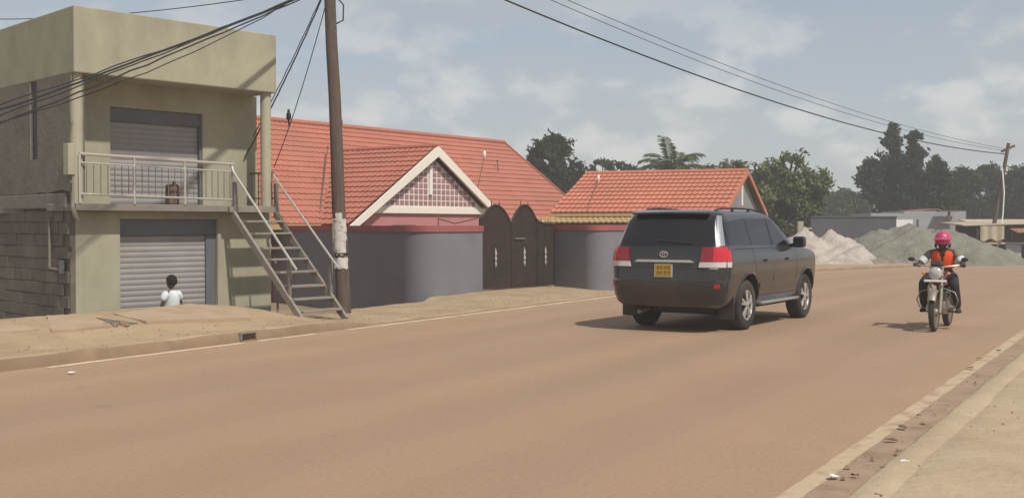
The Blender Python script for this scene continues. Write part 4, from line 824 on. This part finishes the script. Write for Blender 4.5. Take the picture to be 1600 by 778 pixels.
def patch(name, top, bot, org, m, parent=None, rows=6, off=.006, th=.012):
    # top, bot: equal-length outlines; org(u, v) -> (origin, direction)
    A = []; n_ = len(top)
    for j in range(rows + 1):
        for i in range(n_):
            t = j / rows; u = bot[i][0] * (1 - t) + top[i][0] * t; v_ = bot[i][1] * (1 - t) + top[i][1] * t
            o_, d_ = org(u, v_); h, nn = cast(o_, d_)
            if h is None: h = Vector(o_) + Vector(d_) * 2; nn = -Vector(d_)
            if nn.dot(Vector(d_)) > 0: nn = -nn
            A.append((h, nn))
    mb = MB(); N_ = len(A); mb.add([h + nn * off for h, nn in A] + [h - nn * th for h, nn in A], [])
    g = lambda i, j, k: k * N_ + j * n_ + i
    for j in range(rows):
        for i in range(n_ - 1): mb.f += [(g(i, j, 0), g(i + 1, j, 0), g(i + 1, j + 1, 0), g(i, j + 1, 0)), (g(i, j, 1), g(i, j + 1, 1), g(i + 1, j + 1, 1), g(i + 1, j, 1))]
    for j in range(rows): mb.f += [(g(0, j, 0), g(0, j + 1, 0), g(0, j + 1, 1), g(0, j, 1)), (g(n_ - 1, j, 0), g(n_ - 1, j, 1), g(n_ - 1, j + 1, 1), g(n_ - 1, j + 1, 0))]
    for i in range(n_ - 1): mb.f += [(g(i, 0, 0), g(i, 0, 1), g(i + 1, 0, 1), g(i + 1, 0, 0)), (g(i, rows, 0), g(i + 1, rows, 0), g(i + 1, rows, 1), g(i, rows, 1))]
    return mb.build(name, m, parent or car, 40)
def lin(a, b, k=8): return [(a[0] + (b[0] - a[0]) * i / k, a[1] + (b[1] - a[1]) * i / k) for i in range(k + 1)]
rear = lambda y, z: ((-4, y, z), (1, 0, 0))
sideo = lambda s_: (lambda x, z: ((x, s_ * 2, z), (0, -s_, 0)))
front = lambda y, z: ((4, y, z), (-1, 0, 0))
rw = patch('rear_window', lin((-.70, 1.795), (.70, 1.795), 16), lin((-.80, 1.335), (.80, 1.335), 16), rear, P_['glass'], rows=10)
patch('wiper', lin((-.45, 1.375), (.12, 1.425), 6), lin((-.45, 1.360), (.12, 1.405), 6), rear, P_['black'], rw, 1, .03, -.01)
patch('windshield', lin((-.64, 1.76), (.64, 1.76), 10), lin((-.76, 1.32), (.76, 1.32), 10), front, P_['glass'])
for s_ in (-1, 1):
    so = sideo(s_)
    patch('side_window', lin((-2.02, 1.70), (-1.20, 1.755)), lin((-2.08, 1.345), (-1.20, 1.335)), so, P_['glass'])
    patch('side_window', lin((-1.14, 1.755), (-.22, 1.76)), lin((-1.14, 1.335), (-.22, 1.325)), so, P_['glass'])
    patch('side_window', lin((-.15, 1.76), (.34, 1.735)), lin((-.15, 1.325), (.95, 1.315)), so, P_['glass'])
    # door and panel gaps
    def gap(a, b, w_=.008): 
        d = Vector((b[0] - a[0], b[1] - a[1])).normalized(); q = Vector((-d.y, d.x)) * w_ / 2
        patch('panel_gap', [(p[0] + q.x, p[1] + q.y) for p in lin(a, b)], [(p[0] - q.x, p[1] - q.y) for p in lin(a, b)], so, P_['black'], body, 1, .002, .008)
    gap((-.19, 1.78), (-.19, .52)); gap((.98, 1.30), (.92, .55)); gap((-1.16, 1.30), (-1.02, .9)); gap((-.85, .52), (.92, .52)); gap((-2.35, 1.285), (1.0, 1.275), .012)
    for x in (-.42, .62):
        hd = patch('door_handle', lin((x - .22, 1.10), (x, 1.105), 6), lin((x - .22, 1.065), (x, 1.07), 6), so, P_['paint'], None, 2, .035, .0)
    patch('side_moulding', lin((-.84, .72), (1.02, .72), 12), lin((-.84, .64), (1.02, .64), 12), so, P_['paint'], None, 2, .016, .01)
    # tail lamp: red outer block, deep red inner block, clear strip
    ry0, ry1 = s_ * .62, s_ * .92
    tl_ = patch('tail_lamp', lin((ry0, 1.305), (s_ * .78, 1.305), 4), lin((ry0 - s_ * .03, 1.095), (s_ * .78, 1.095), 4), rear, P_['red'], rows=4, off=.022)
    patch('lens', lin((s_ * .785, 1.31), (s_ * .935, 1.315), 6), lin((s_ * .785, 1.095), (s_ * .945, 1.095), 6), rear, P_['red2'], tl_, 4, .022)
    patch('lens', lin((-2.22, 1.31), (-2.10, 1.25), 4), lin((-2.22, 1.095), (-2.12, 1.095), 4), so, P_['red2'], tl_, 4, .012)
    patch('reversing_lens', lin((ry0 - s_ * .03, 1.09), (s_ * .945, 1.09), 8), lin((ry0 - s_ * .05, 1.01), (s_ * .945, 1.01), 8), rear, P_['clear'], tl_, 2, .020)
    patch('reversing_lens', lin((-2.22, 1.09), (-2.10, 1.09), 3), lin((-2.22, 1.01), (-2.12, 1.01), 3), so, P_['clear'], tl_, 2, .011)
    patch('reflector', lin((s_ * .82, .76), (s_ * .895, .765), 3), lin((s_ * .82, .69), (s_ * .895, .695), 3), rear, P_['red'], None, 2, .008)
    patch('painted_pillar_highlight', lin((s_ * .715, 1.80), (s_ * .765, 1.79), 3), lin((s_ * .83, 1.335), (s_ * .905, 1.335), 3), rear, P_['pillar'], None, 8, .004)  # silver strip paints the sun highlight on the rear pillar
    # roof rail on two feet
    rr_ = MB().tube([(-1.85, s_ * .60, 1.875), (-1.72, s_ * .61, 1.905), (-1.2, s_ * .635, 1.922), (-.5, s_ * .64, 1.915), (-.1, s_ * .625, 1.89), (.0, s_ * .62, 1.86)], .015, 7).build('roof_rail', P_['black'], car, 50)
    for x in (-1.2, -.5): MB().beam((x, s_ * .635, 1.85), (x, s_ * .635, 1.915), .03, .05).build('foot', P_['black'], rr_)
    # mirror
    mr_ = MB().box(.70, .86, s_ * .98 if s_ > 0 else -1.19, 1.19 if s_ > 0 else -.98, 1.27, 1.46).build('door_mirror', P_['paint'], car, 40, .04, 3)
    MB().box(.693, .70, (1.0 if s_ > 0 else -1.17), (1.17 if s_ > 0 else -1.0), 1.29, 1.44).build('mirror_glass', P_['glass'], mr_, bevel=.002)
    MB().beam((.82, s_ * .90, 1.30), (.80, s_ * 1.02, 1.33), .08, .05).build('arm', P_['black'], mr_)
    # running board, mud flaps, flares
    MB().box(-.80, 1.02, s_ * .80 if s_ > 0 else -1.0, 1.0 if s_ > 0 else -.80, .375, .425).build('running_board', P_['pillar'], car, 40, .015)
    MB().box(-1.93, -1.90, s_ * .70 if s_ > 0 else -.95, .95 if s_ > 0 else -.70, .20, .55).build('mud_flap', P_['black'], car, bevel=.006)
    for ax in (AXR, AXF):
        pts = []
        for i in range(17):
            a = R(-14 + 208 * i / 16); x = ax + .485 * math.cos(a); z = .42 + .485 * math.sin(a)
            if z < .40: continue
            h, nn = cast((x, s_ * 2, z), (0, -s_, 0)); pts.append(h + Vector((0, s_ * -.004, 0)) if h else Vector((x, s_ * .95, z)))
        MB().tube(pts, .022, 7).build('arch_flare', P_['paint'], car, 50)
    for ax in (AXR, AXF):
        wh = link('wheel', MB().lathe([(.07, -.12), (.09, .02), (.06, .115)], (0, 0, 0), 'Y', 14).mesh('wheel', P_['black'], 40), car); wh.location = (ax, s_ * .815, WR); wh.rotation_euler = (0, rng.random() * 3, 0 if s_ > 0 else math.pi)
        MB().lathe([(.245, -.12), (.30, -.132), (.36, -.125), (.388, -.10), (.395, -.06), (.395, .06), (.388, .10), (.36, .125), (.30, .132), (.245, .12), (.235, .0)], (0, 0, 0), 'Y', 44, True).build('tyre', P_['tyre'], wh, 30)
        rim = MB().lathe([(.238, -.11), (.228, -.02), (.225, .09), (.250, .118), (.262, .108), (.245, .02)], (0, 0, 0), 'Y', 40, True).build('rim', P_['rim'], wh, 30)
        MB().lathe([(.23, .015), (.23, .02)], (0, 0, 0), 'Y', 30).build('brake_disc', P_['black'], wh)
        for k in range(5):
            for q_ in (-.17, .17):
                a = 2 * math.pi * k / 5; a2 = a + q_; MB().beam((.045 * math.cos(a), .112, .045 * math.sin(a)), (.238 * math.cos(a2), .098, .238 * math.sin(a2)), .042, .03, (0, 1, 0)).build('spoke', P_['rim'], wh, bevel=.006)
        MB().lathe([(.062, .09), (.06, .122), (.03, .13)], (0, 0, 0), 'Y', 16).build('hub_cap', P_['rim'], wh, 40)
# tailgate details
patch('garnish', lin((-.44, 1.118), (.44, 1.118), 10), lin((-.50, 1.082), (.50, 1.082), 10), rear, M['chrome'], None, 2, .030)
patch('tailgate_gap', lin((-.62, .995), (.62, .995), 10), lin((-.62, .985), (.62, .985), 10), rear, P_['black'], body, 1, .002, .006)
patch('bumper_gap', lin((-.90, .815), (.90, .815), 12), lin((-.90, .795), (.90, .795), 12), rear, P_['black'], None, 1, .004, .008)
for yy in (-.63, .63): patch('tailgate_gap', lin((yy - .004, 1.30), (yy + .004, 1.30), 1), lin((yy - .004, .83), (yy + .004, .83), 1), rear, P_['black'], body, 6, .002, .006)
pl = patch('number_plate', lin((-.135, 1.045), (.135, 1.045), 4), lin((-.135, .865), (.135, .865), 4), rear, P_['plate'], None, 3, .022)
patch('frame', lin((-.15, 1.055), (.15, 1.055), 2), lin((-.15, .852), (.15, .852), 2), rear, M['silver'], pl, 1, .016)
for z0 in (.965, .885):                                  # two rows of worn, unreadable characters
    for y0 in (-.095, -.035, .03, .085): 
        patch('character', lin((y0 - .018, z0 + .055), (y0 + .016, z0 + .055), 1), lin((y0 - .018, z0 + .045), (y0 + .016, z0 + .045), 1), rear, P_['ink'], pl, 1, .024); patch('character', lin((y0 - .018, z0 + .055), (y0 - .010, z0 + .055), 1), lin((y0 - .018, z0), (y0 - .010, z0), 1), rear, P_['ink'], pl, 1, .024)
        patch('character', lin((y0 + .008, z0 + .055), (y0 + .016, z0 + .055), 1), lin((y0 + .008, z0), (y0 + .016, z0), 1), rear, P_['ink'], pl, 1, .024)
def ell(a, b, cy, cz, r_=.008):
    pts = []
    for k in range(24): y = cy + a * math.cos(k * math.pi / 12); z = cz + b * math.sin(k * math.pi / 12); h, nn = cast((-4, y, z), (1, 0, 0)); pts.append(h + Vector((-.012, 0, 0)))
    return MB().tube(pts, r_, 6, closed=True)
em = ell(.066, .045, 0, 1.205, .007).build('emblem', M['chrome'], car, 60); ell(.020, .042, 0, 1.205, .005).build('ring', M['chrome'], em, 60); ell(.046, .017, 0, 1.228, .005).build('ring', M['chrome'], em, 60)
patch('badge', lin((-.86, 1.005), (-.74, 1.005), 3), lin((-.86, .985), (-.74, .985), 3), rear, M['chrome'], None, 1, .008)
MB().prism([(-2.15, -.66, 1.825), (-2.25, -.62, 1.815), (-2.29, 0, 1.825), (-2.25, .62, 1.815), (-2.15, .66, 1.825), (-2.0, .58, 1.865), (-2.0, -.58, 1.865)], (0, 0, .03)).build('roof_spoiler', P_['paint'], car, 40, .012)
MB().box(-1.7, 1.9, -.5, .5, .25, .40).build('underbody', P_['black'], car, bevel=.03)
MB().box(-1.42, -1.18, -.7, .7, .33, .46).build('rear_axle', P_['black'], car, bevel=.03)
MB().tube([(-2.0, .45, .33), (-2.36, .45, .30)], .035, 10).build('tailpipe', M['iron'], car, 40)
MB().box(.62, .72, -.70, -.22, 1.0, 1.52).build('seat', P_['black'], car, 40, .04); MB().box(.62, .72, .22, .70, 1.0, 1.52).build('seat', P_['black'], car, 40, .04)
# ---------------------------------------------------------------- skinned figures
def skin(pts, edges, rad, sub=2, root=0):
    me = bpy.data.meshes.new('tmp'); me.from_pydata([tuple(p) for p in pts], edges, []); o = link('tmp', me)
    md = o.modifiers.new('s', 'SKIN'); md.use_smooth_shade = True; md.branch_smoothing = .6
    for i, r_ in enumerate(rad): d = me.skin_vertices[0].data[i]; d.radius = r_ if isinstance(r_, tuple) else (r_, r_); d.use_root = i == root
    sb = o.modifiers.new('u', 'SUBSURF'); sb.levels = sub; sb.render_levels = sub
    dg_ = bpy.context.evaluated_depsgraph_get(); m2 = bpy.data.meshes.new_from_object(o.evaluated_get(dg_)); v = [tuple(x.co) for x in m2.vertices]; f = [tuple(p.vertices) for p in m2.polygons]
    bpy.data.objects.remove(o); bpy.data.meshes.remove(m2); return MB().add(v, f)
def head(mb, c, s=1.0, face=1):      # a head facing +x: skull, jaw, nose, ears, eye sockets
    b = MB().ball((0, 0, 0), (.098, .076, .118), 22, 16); out = []
    for x, y, z in b.v:
        if z < 0: k = 1 + z * 1.9; y *= k; x = x * (1 + z * .6) + .012 * (-z / .118)
        if x > .07: x += -.008 * math.exp(-((abs(y) - .032) / .016) ** 2 - ((z - .008) / .016) ** 2) + .016 * math.exp(-(y / .014) ** 2 - ((z + .022) / .022) ** 2) + .007 * math.exp(-(y / .03) ** 2 - ((z + .062) / .014) ** 2)
        out.append((x, y, z))
    b.v = out
    for s_ in (-1, 1): b.ball((-.005, s_ * .078, -.005), (.022, .011, .032), 8, 6)
    mb.add([(c[0] + x * s, c[1] + y * s, c[2] + z * s) for x, y, z in b.v], b.f)
def eyes(parent, c, s):
    for s_ in (-1, 1): MB().ball((c[0] + .083 * s, c[1] + s_ * .032 * s, c[2] + .008 * s), .011 * s, 8, 6).build('eye', M['white'], parent, 60)
SKINM = mat('brown_skin', (.075, .042, .030), .55, .1, 8, .05, 60); HAIR = mat('black_hair', (.012, .010, .010), .9, .2, 30, .6, 120); ORANGE = mat('orange_vest', (.80, .085, .022), .75, .08, 5, .3, 30); PINK = mat('pink_helmet', (.47, .035, .12), .4, .06, 5, 0, coat=.4, stain=((.75, .45, .5), .35, 14, .58, .66)); TROUS = mat('dark_trousers', (.030, .028, .034), .9, .2, 5, .4, 30); SHIRT = mat('white_shirt', (.62, .66, .66), .9, .07, 5, .4, 22); GSHIRT = mat('grey_shirt', (.20, .165, .13), .9, .15, 5, .4, 22); SHOE = mat('dark_shoe', (.025, .022, .02), .7, .1, 5, .1, 40)
# ---------------------------------------------------------------- motorcycle
bf = -U; BIKE = (6.88, 18.95, 0); BA = math.atan2(bf.y, bf.x)
bike = thing('motorcycle', 'dusty motorcycle with round headlight ridden towards the camera', 'motorcycle', BIKE, BA)
RED = pbr('dark_red_paint', (.13, .012, .014), .3, 0, .6, .5, .15); DMET = pbr('dusty_metal', (.30, .26, .21), .5, .5, 0, .5, .4); GLS = pbr('lamp_glass', (.55, .56, .55), .12, .3, .5)
def bwheel(x, w, name='wheel'):
    wh = link(name, MB().lathe([(.05, -.06), (.065, -.02), (.065, .02), (.05, .06)], (0, 0, 0), 'Y', 14).mesh(name, DMET, 40), bike); wh.location = (x, 0, .30)
    MB().lathe([(.235, -w * .6), (.265, -w), (.29, -w * .7), (.30, 0), (.29, w * .7), (.265, w), (.235, w * .6)], (0, 0, 0), 'Y', 36, True).build('tyre', P_['tyre'], wh, 40)
    MB().lathe([(.222, -.03), (.24, -.028), (.24, .028), (.222, .03)], (0, 0, 0), 'Y', 32, True).build('rim', DMET, wh, 40)
    for k in range(16): a = k * math.pi / 8; MB().tube([(.05 * math.cos(a + .4), (.03 if k % 2 else -.03), .05 * math.sin(a + .4)), (.228 * math.cos(a), 0, .228 * math.sin(a))], .003, 4, False).build('spoke', DMET, wh)
bwheel(.64, .042); bwheel(-.60, .05)
MB().lathe([(.03, -.055), (.03, .055)], (.64, 0, .30), 'Y', 10).build('axle', DMET, bike)
for s_ in (-1, 1):
    MB().tube([(.645, s_ * .085, .29), (.56, s_ * .085, .55), (.42, s_ * .085, .98)], [.026, .028, .02], 8).build('fork_leg', DMET, bike, 40)
    MB().tube([(-.60, s_ * .10, .30), (-.38, s_ * .12, .66), (-.34, s_ * .12, .70)], .026, 8).build('shock_absorber', DMET, bike, 40)
    MB().tube([(-.62, s_ * .09, .30), (-.05, s_ * .09, .36)], .02, 6).build('swing_arm', DMET, bike, 40)
    mr_ = MB().tube([(.34, s_ * .25, 1.04), (.36, s_ * .31, 1.08), (.35, s_ * .37, 1.10)], .007, 5).build('mirror', P_['black'], bike, 40); MB().ball((.35, s_ * .40, 1.115), (.02, .055, .035), 12, 8).build('glass', P_['black'], mr_, 60)
    ind = MB().tube([(.50, s_ * .09, .90), (.50, s_ * .16, .90)], .008, 5).build('indicator', P_['black'], bike); MB().ball((.50, s_ * .185, .90), (.03, .028, .025), 10, 7).build('lens', pbr('amber_lens', (.7, .25, .03), .2, 0, .5), ind, 60)
    MB().tube([(.02, s_ * .09, .28), (.02, s_ * .30, .27)], .014, 6).build('footpeg', P_['black'], bike, 40)
    MB().tube([(.32, s_ * .08, .66), (.36, s_ * .26, .60), (.38, s_ * .31, .48), (.34, s_ * .27, .36), (.22, s_ * .08, .30)], .010, 7).build('crash_guard', DMET, bike, 50)
mb = MB(); n = 12
for i in range(n + 1):
    a = R(35 + 125 * i / n); 
    for y, dr in ((-.062, -.02), (-.045, .0), (0, .012), (.045, .0), (.062, -.02)): mb.v.append((.64 + (.345 + dr) * math.cos(a), y, .30 + (.345 + dr) * math.sin(a)))
mb.f = [(i * 5 + k, (i + 1) * 5 + k, (i + 1) * 5 + k + 1, i * 5 + k + 1) for i in range(n) for k in range(4)]; mb.build('front_fender', DMET, bike, 50)
mb = MB()
for i in range(n + 1):
    a = R(40 + 130 * i / n)
    for y, dr in ((-.075, -.03), (-.055, 0), (0, .01), (.055, 0), (.075, -.03)): mb.v.append((-.60 + (.36 + dr) * math.cos(a), y, .32 + (.36 + dr) * math.sin(a)))
mb.f = [(i * 5 + k, (i + 1) * 5 + k, (i + 1) * 5 + k + 1, i * 5 + k + 1) for i in range(n) for k in range(4)]; mb.build('rear_fender', P_['black'], bike, 50)
hl = MB().lathe([(.03, .40), (.075, .43), (.098, .49), (.103, .535), (.098, .55)], (0, 0, .90), 'X', 22).build('headlight', M['chrome'], bike, 40); MB().lathe([(.094, .545), (.085, .565), (.05, .58), (.01, .586)], (0, 0, .90), 'X', 22).build('lens', GLS, hl, 60)
MB().prism([(.42, -.10, 1.0), (.42, .10, 1.0), (.50, .085, 1.03), (.50, -.085, 1.03)], (-.04, 0, .07)).build('instrument_cluster', P_['black'], bike, bevel=.015)
MB().box(.56, .575, -.17, .17, .765, .80).build('white_bar', M['white'], bike, bevel=.005)
MB().tube([(.18, .37, 1.01), (.27, .30, 1.02), (.36, .12, 1.00), (.38, 0, .985), (.36, -.12, 1.00), (.27, -.30, 1.02), (.18, -.37, 1.01)], .012, 8).build('handlebar', M['chrome'], bike, 50)
for s_ in (-1, 1): MB().tube([(.17, s_ * .38, 1.01), (.25, s_ * .315, 1.02)], .019, 8).build('grip', P_['black'], bike, 40); MB().tube([(.27, s_ * .27, 1.015), (.31, s_ * .36, 1.0)], .006, 5).build('lever', DMET, bike)
mb = MB().ball((.16, 0, .80), (.27, .135, .14), 20, 12); mb.v = [(x, y * (1 - .35 * max(0, (.1 - x) / .25)), max(z, .70)) for x, y, z in mb.v]; mb.build('fuel_tank', RED, bike, 50)
mb = MB().ball((-.36, 0, .76), (.42, .125, .075), 20, 10); mb.build('seat', P_['black'], bike, 50)
MB().box(-.05, .26, -.11, .11, .24, .46).build('engine', DMET, bike, 40, .03); eng = bike.children[-1]
for k in range(5): MB().box(.05, .25, -.10, .10, .47 + .028 * k, .485 + .028 * k).build('cooling_fin', DMET, eng)
MB().tube([(.20, -.08, .46), (.32, -.12, .38), (.24, -.14, .24), (-.1, -.15, .22), (-.85, -.17, .34)], [.02, .02, .022, .035, .042], 9).build('exhaust_pipe', M['chrome'], bike, 50)
MB().tube([(.42, 0, .92), (.30, 0, .60), (.15, 0, .24)], .022, 7).build('frame_tube', P_['black'], bike, 40); MB().tube([(.40, 0, .90), (0, 0, .70), (-.7, 0, .72)], .022, 7).build('frame_tube', P_['black'], bike, 40)
MB().tube([(-.55, -.1, .80), (-.85, -.11, .84), (-.85, .11, .84), (-.55, .1, .80)], .012, 6).build('rear_rack', DMET, bike, 40); MB().ball((-.90, 0, .70), (.03, .06, .045), 10, 7).build('tail_lamp', P_['red'], bike, 60)
# rider
rider = thing('person', 'motorcyclist in orange vest and pink helmet holding the handlebars', 'person', BIKE, BA)
def limb(side, pts): return [(x, side * y, z) for x, y, z in pts]
pts = [(-.16, 0, .84), (-.17, 0, .98), (-.14, 0, 1.12), (-.11, 0, 1.225), (-.09, 0, 1.275)]; rad = [(.15, .12), (.14, .10), (.155, .11), (.13, .08), (.05, .05)]; ed = [(0, 1), (1, 2), (2, 3), (3, 4)]
arms = {}; legs = {}
for s_ in (-1, 1):
    b0 = len(pts); pts += limb(s_, [(-.11, .185, 1.215), (-.04, .29, 1.08), (.05, .345, 1.01), (.145, .345, 1.02), (.175, .352, 1.028)]); rad += [.058, .048, .042, .030, .030]; ed += [(3, b0)] + [(b0 + i, b0 + i + 1) for i in range(4)]
    b0 = len(pts); pts += limb(s_, [(-.10, .12, .82), (.10, .19, .80), (.27, .235, .73), (.16, .25, .52), (.02, .26, .33), (.10, .27, .29)]); rad += [.095, .080, .062, .055, .040, .035]; ed += [(0, b0)] + [(b0 + i, b0 + i + 1) for i in range(5)]
bd = skin(pts, ed, rad, 2); head(bd, (-.075, 0, 1.362), 1.0)
for s_ in (-1, 1):                                       # gripping hands: palm, four fingers over the grip, thumb under
    bd.ball((.195, s_ * .352, 1.035), (.045, .042, .022), 10, 7)
    for k in range(4):
        y = s_ * (.322 + .021 * k); l = (.95, 1.05, 1.0, .82)[k]; bd.tube([(.215, y, 1.045), (.248, y, 1.043), (.262, y, 1.02), (.248, y, .998), (.228, y, .995)], [.0095 * l, .0095 * l, .009 * l, .0085 * l, .006], 6)
    bd.tube([(.185, s_ * .325, 1.03), (.205, s_ * .300, 1.012), (.232, s_ * .300, .998)], [.011, .010, .007], 6)
body_r = bd.build('body', SKINM, rider, 60); eyes(body_r, (-.075, 0, 1.362), 1.0)
t0 = [(-.16, 0, .86), (-.17, 0, .96)]; r0 = [(.165, .135), (.155, .115)]; e0 = [(0, 1)]
for s_ in (-1, 1):
    b0 = len(t0); t0 += limb(s_, [(-.10, .12, .82), (.10, .19, .80), (.27, .235, .73), (.16, .25, .52), (.04, .26, .355)]); r0 += [.110, .094, .078, .070, .058]; e0 += [(0, b0)] + [(b0 + i, b0 + i + 1) for i in range(4)]
skin(t0, e0, r0, 2).build('trousers', TROUS, rider, 60)
t0 = [(-.17, 0, .93), (-.165, 0, 1.02), (-.14, 0, 1.12), (-.11, 0, 1.23)]; r0 = [(.165, .125), (.165, .125), (.172, .128), (.15, .095)]; e0 = [(0, 1), (1, 2), (2, 3)]
for s_ in (-1, 1):
    b0 = len(t0); t0 += limb(s_, [(-.11, .19, 1.215), (-.055, .275, 1.10), (-.02, .31, 1.055)]); r0 += [.072, .064, .064]; e0 += [(3, b0), (b0, b0 + 1), (b0 + 1, b0 + 2)]
skin(t0, e0, r0, 2).build('shirt', GSHIRT, rider, 60)
for s_ in (-1, 1): MB().tube(limb(s_, [(-.06, .262, 1.115), (-.02, .312, 1.052)]), [.074, .070], 12).build('sleeve_cuff', SHIRT, rider, 50)
# vest: two front panels that meet low, a back and shoulder straps (sleeveless shell)
ve = skin([(-.17, 0, .94), (-.165, 0, 1.02), (-.14, 0, 1.12), (-.115, 0, 1.21), (-.10, 0, 1.275)], [(0, 1), (1, 2), (2, 3), (3, 4)], [(.190, .150), (.195, .150), (.205, .150), (.215, .125), (.19, .075)], 4)
bm = bmesh.new(); me = bpy.data.meshes.new('vest'); me.from_pydata(ve.v, [], ve.f); bm.from_mesh(me)
dl = [f for f in bm.faces if (f.calc_center_median().x > -.10 and abs(f.calc_center_median().y) < .008 + max(0, (f.calc_center_median().z - 1.07)) * .26) or (f.calc_center_median().z > 1.24 and abs(f.calc_center_median().y) < .075) or f.calc_center_median().z < .92]
bmesh.ops.delete(bm, geom=dl, context='FACES'); bm.to_mesh(me); bm.free(); me.materials.append(ORANGE); me.polygons.foreach_set('use_smooth', [True] * len(me.polygons)); vo = link('vest', me, rider); so_ = vo.modifiers.new('t', 'SOLIDIFY'); so_.thickness = .008
hm_ = MB(); pr = [(.128, -.06), (.136, 0), (.132, .05), (.112, .10), (.075, .135), (.03, .152), (.004, .155)]
hm_.lathe(pr, (-.085, 0, 1.404), 'Z', 28); hm_.v = [(x * 1.0 + (.06 if False else 0), y * .92, z) for x, y, z in hm_.v]
helm = hm_.build('helmet', PINK, rider, 50)
mb = MB(); n = 12; mb.add([(-.085 + (rr_) * math.cos(a), rr_ * .92 * math.sin(a), 1.404 + dz) for rr_, dz in ((.130, .045), (.182, .018), (.180, .010), (.128, .035)) for a in [R(-62 + 124 * i / n) for i in range(n + 1)]], [(j * (n + 1) + i, j * (n + 1) + i + 1, ((j + 1) % 4) * (n + 1) + i + 1, ((j + 1) % 4) * (n + 1) + i) for j in range(4) for i in range(n)]); mb.build('peak', PINK, helm, 40)
for s_ in (-1, 1): MB().tube([(-.07, s_ * .105, 1.355), (-.04, s_ * .085, 1.29), (-.01, s_ * .03, 1.245)], .008, 5).build('chin_strap', P_['black'], helm, 50); MB().ball((-.09, s_ * .108, 1.332), (.06, .018, .05), 10, 7).build('ear_pad', P_['black'], helm, 60)
for s_ in (-1, 1): mb = MB().ball((.085, s_ * .27, .285), (.13, .048, .042), 14, 9); mb.v = [(x, y, max(z, .262)) for x, y, z in mb.v]; mb.build('shoe', SHOE, rider, 60)
# child before the shutter, seen from behind
cl = on(268, 500, 0); cpos = Vector((-5.63, 19.55, -.40)); child = thing('person', 'small child in white shirt standing with back turned before the shutter', 'person', tuple(cpos), SH_ANG + math.pi / 2 + .12)
pts = [(0, 0, .55), (.0, 0, .68), (-.01, 0, .82), (-.01, 0, .93), (0, 0, 1.01)]; rad = [(.115, .085), (.10, .075), (.10, .07), (.06, .045), (.036, .036)]; ed = [(0, 1), (1, 2), (2, 3), (3, 4)]
for s_ in (-1, 1):
    b0 = len(pts); pts += limb(s_, [(-.01, .135, .925), (-.01, .185, .78), (.0, .20, .70), (.03, .20, .60), (.04, .195, .555)]); rad += [.030, .032, .031, .022, .020]; ed += [(3, b0)] + [(b0 + i, b0 + i + 1) for i in range(4)]
    b0 = len(pts); pts += limb(s_, [(0, .065, .52), (.01, .07, .30), (-.005, .07, .06), (.06, .075, .03)]); rad += [.068, .050, .032, .028]; ed += [(0, b0)] + [(b0 + i, b0 + i + 1) for i in range(3)]
bd = skin(pts, ed, rad, 2); head(bd, (.0, 0, 1.11), .95)
for s_ in (-1, 1):
    bd.ball((.045, s_ * .194, .525), (.020, .012, .032), 8, 6)
    for k in range(4): x = .030 + .010 * k; bd.tube([(x, s_ * .194, .50), (x + .002, s_ * .190, .475), (x, s_ * .183, .455)], [.006, .0055, .004], 5)
    bd.tube([(.06, s_ * .192, .53), (.074, s_ * .188, .51), (.076, s_ * .184, .495)], [.007, .006, .004], 5)
cb_ = bd.build('body', SKINM, child, 60); eyes(cb_, (0, 0, 1.11), .95)
hr = MB().ball((-.008, 0, 1.13), (.104, .086, .108), 18, 12); hr.v = [(x, y, max(z, 1.075 if x < .03 else 1.165)) for x, y, z in hr.v]; hr.build('hair', HAIR, child, 60)
sh_ = skin([(0, 0, .53), (0, 0, .68), (-.01, 0, .82), (-.01, 0, .93), (-.005, 0, .985)], [(0, 1), (1, 2), (2, 3), (3, 4)], [(.18, .14), (.165, .125), (.165, .12), (.15, .10), (.075, .065)], 2)
for s_ in (-1, 1): q_ = skin(limb(s_, [(-.01, .08, .93), (-.01, .145, .91), (-.01, .19, .79)]), [(0, 1), (1, 2)], [.07, .072, .060], 2); sh_.add(q_.v, q_.f)
sh_.build('shirt', SHIRT, child, 60)
t0 = [(0, 0, .54)]; r0 = [(.135, .105)]; e0 = []
for s_ in (-1, 1): b0 = len(t0); t0 += limb(s_, [(0, .07, .50), (.01, .075, .30)]); r0 += [.082, .072]; e0 += [(0, b0), (b0, b0 + 1)]
skin(t0, e0, r0, 2).build('shorts', TROUS, child, 60)
# ---------------------------------------------------------------- every labelled thing is a thing
for o in bpy.data.objects:
    if o.parent is None and o.get('category') and not o.get('kind'): o['kind'] = 'thing'
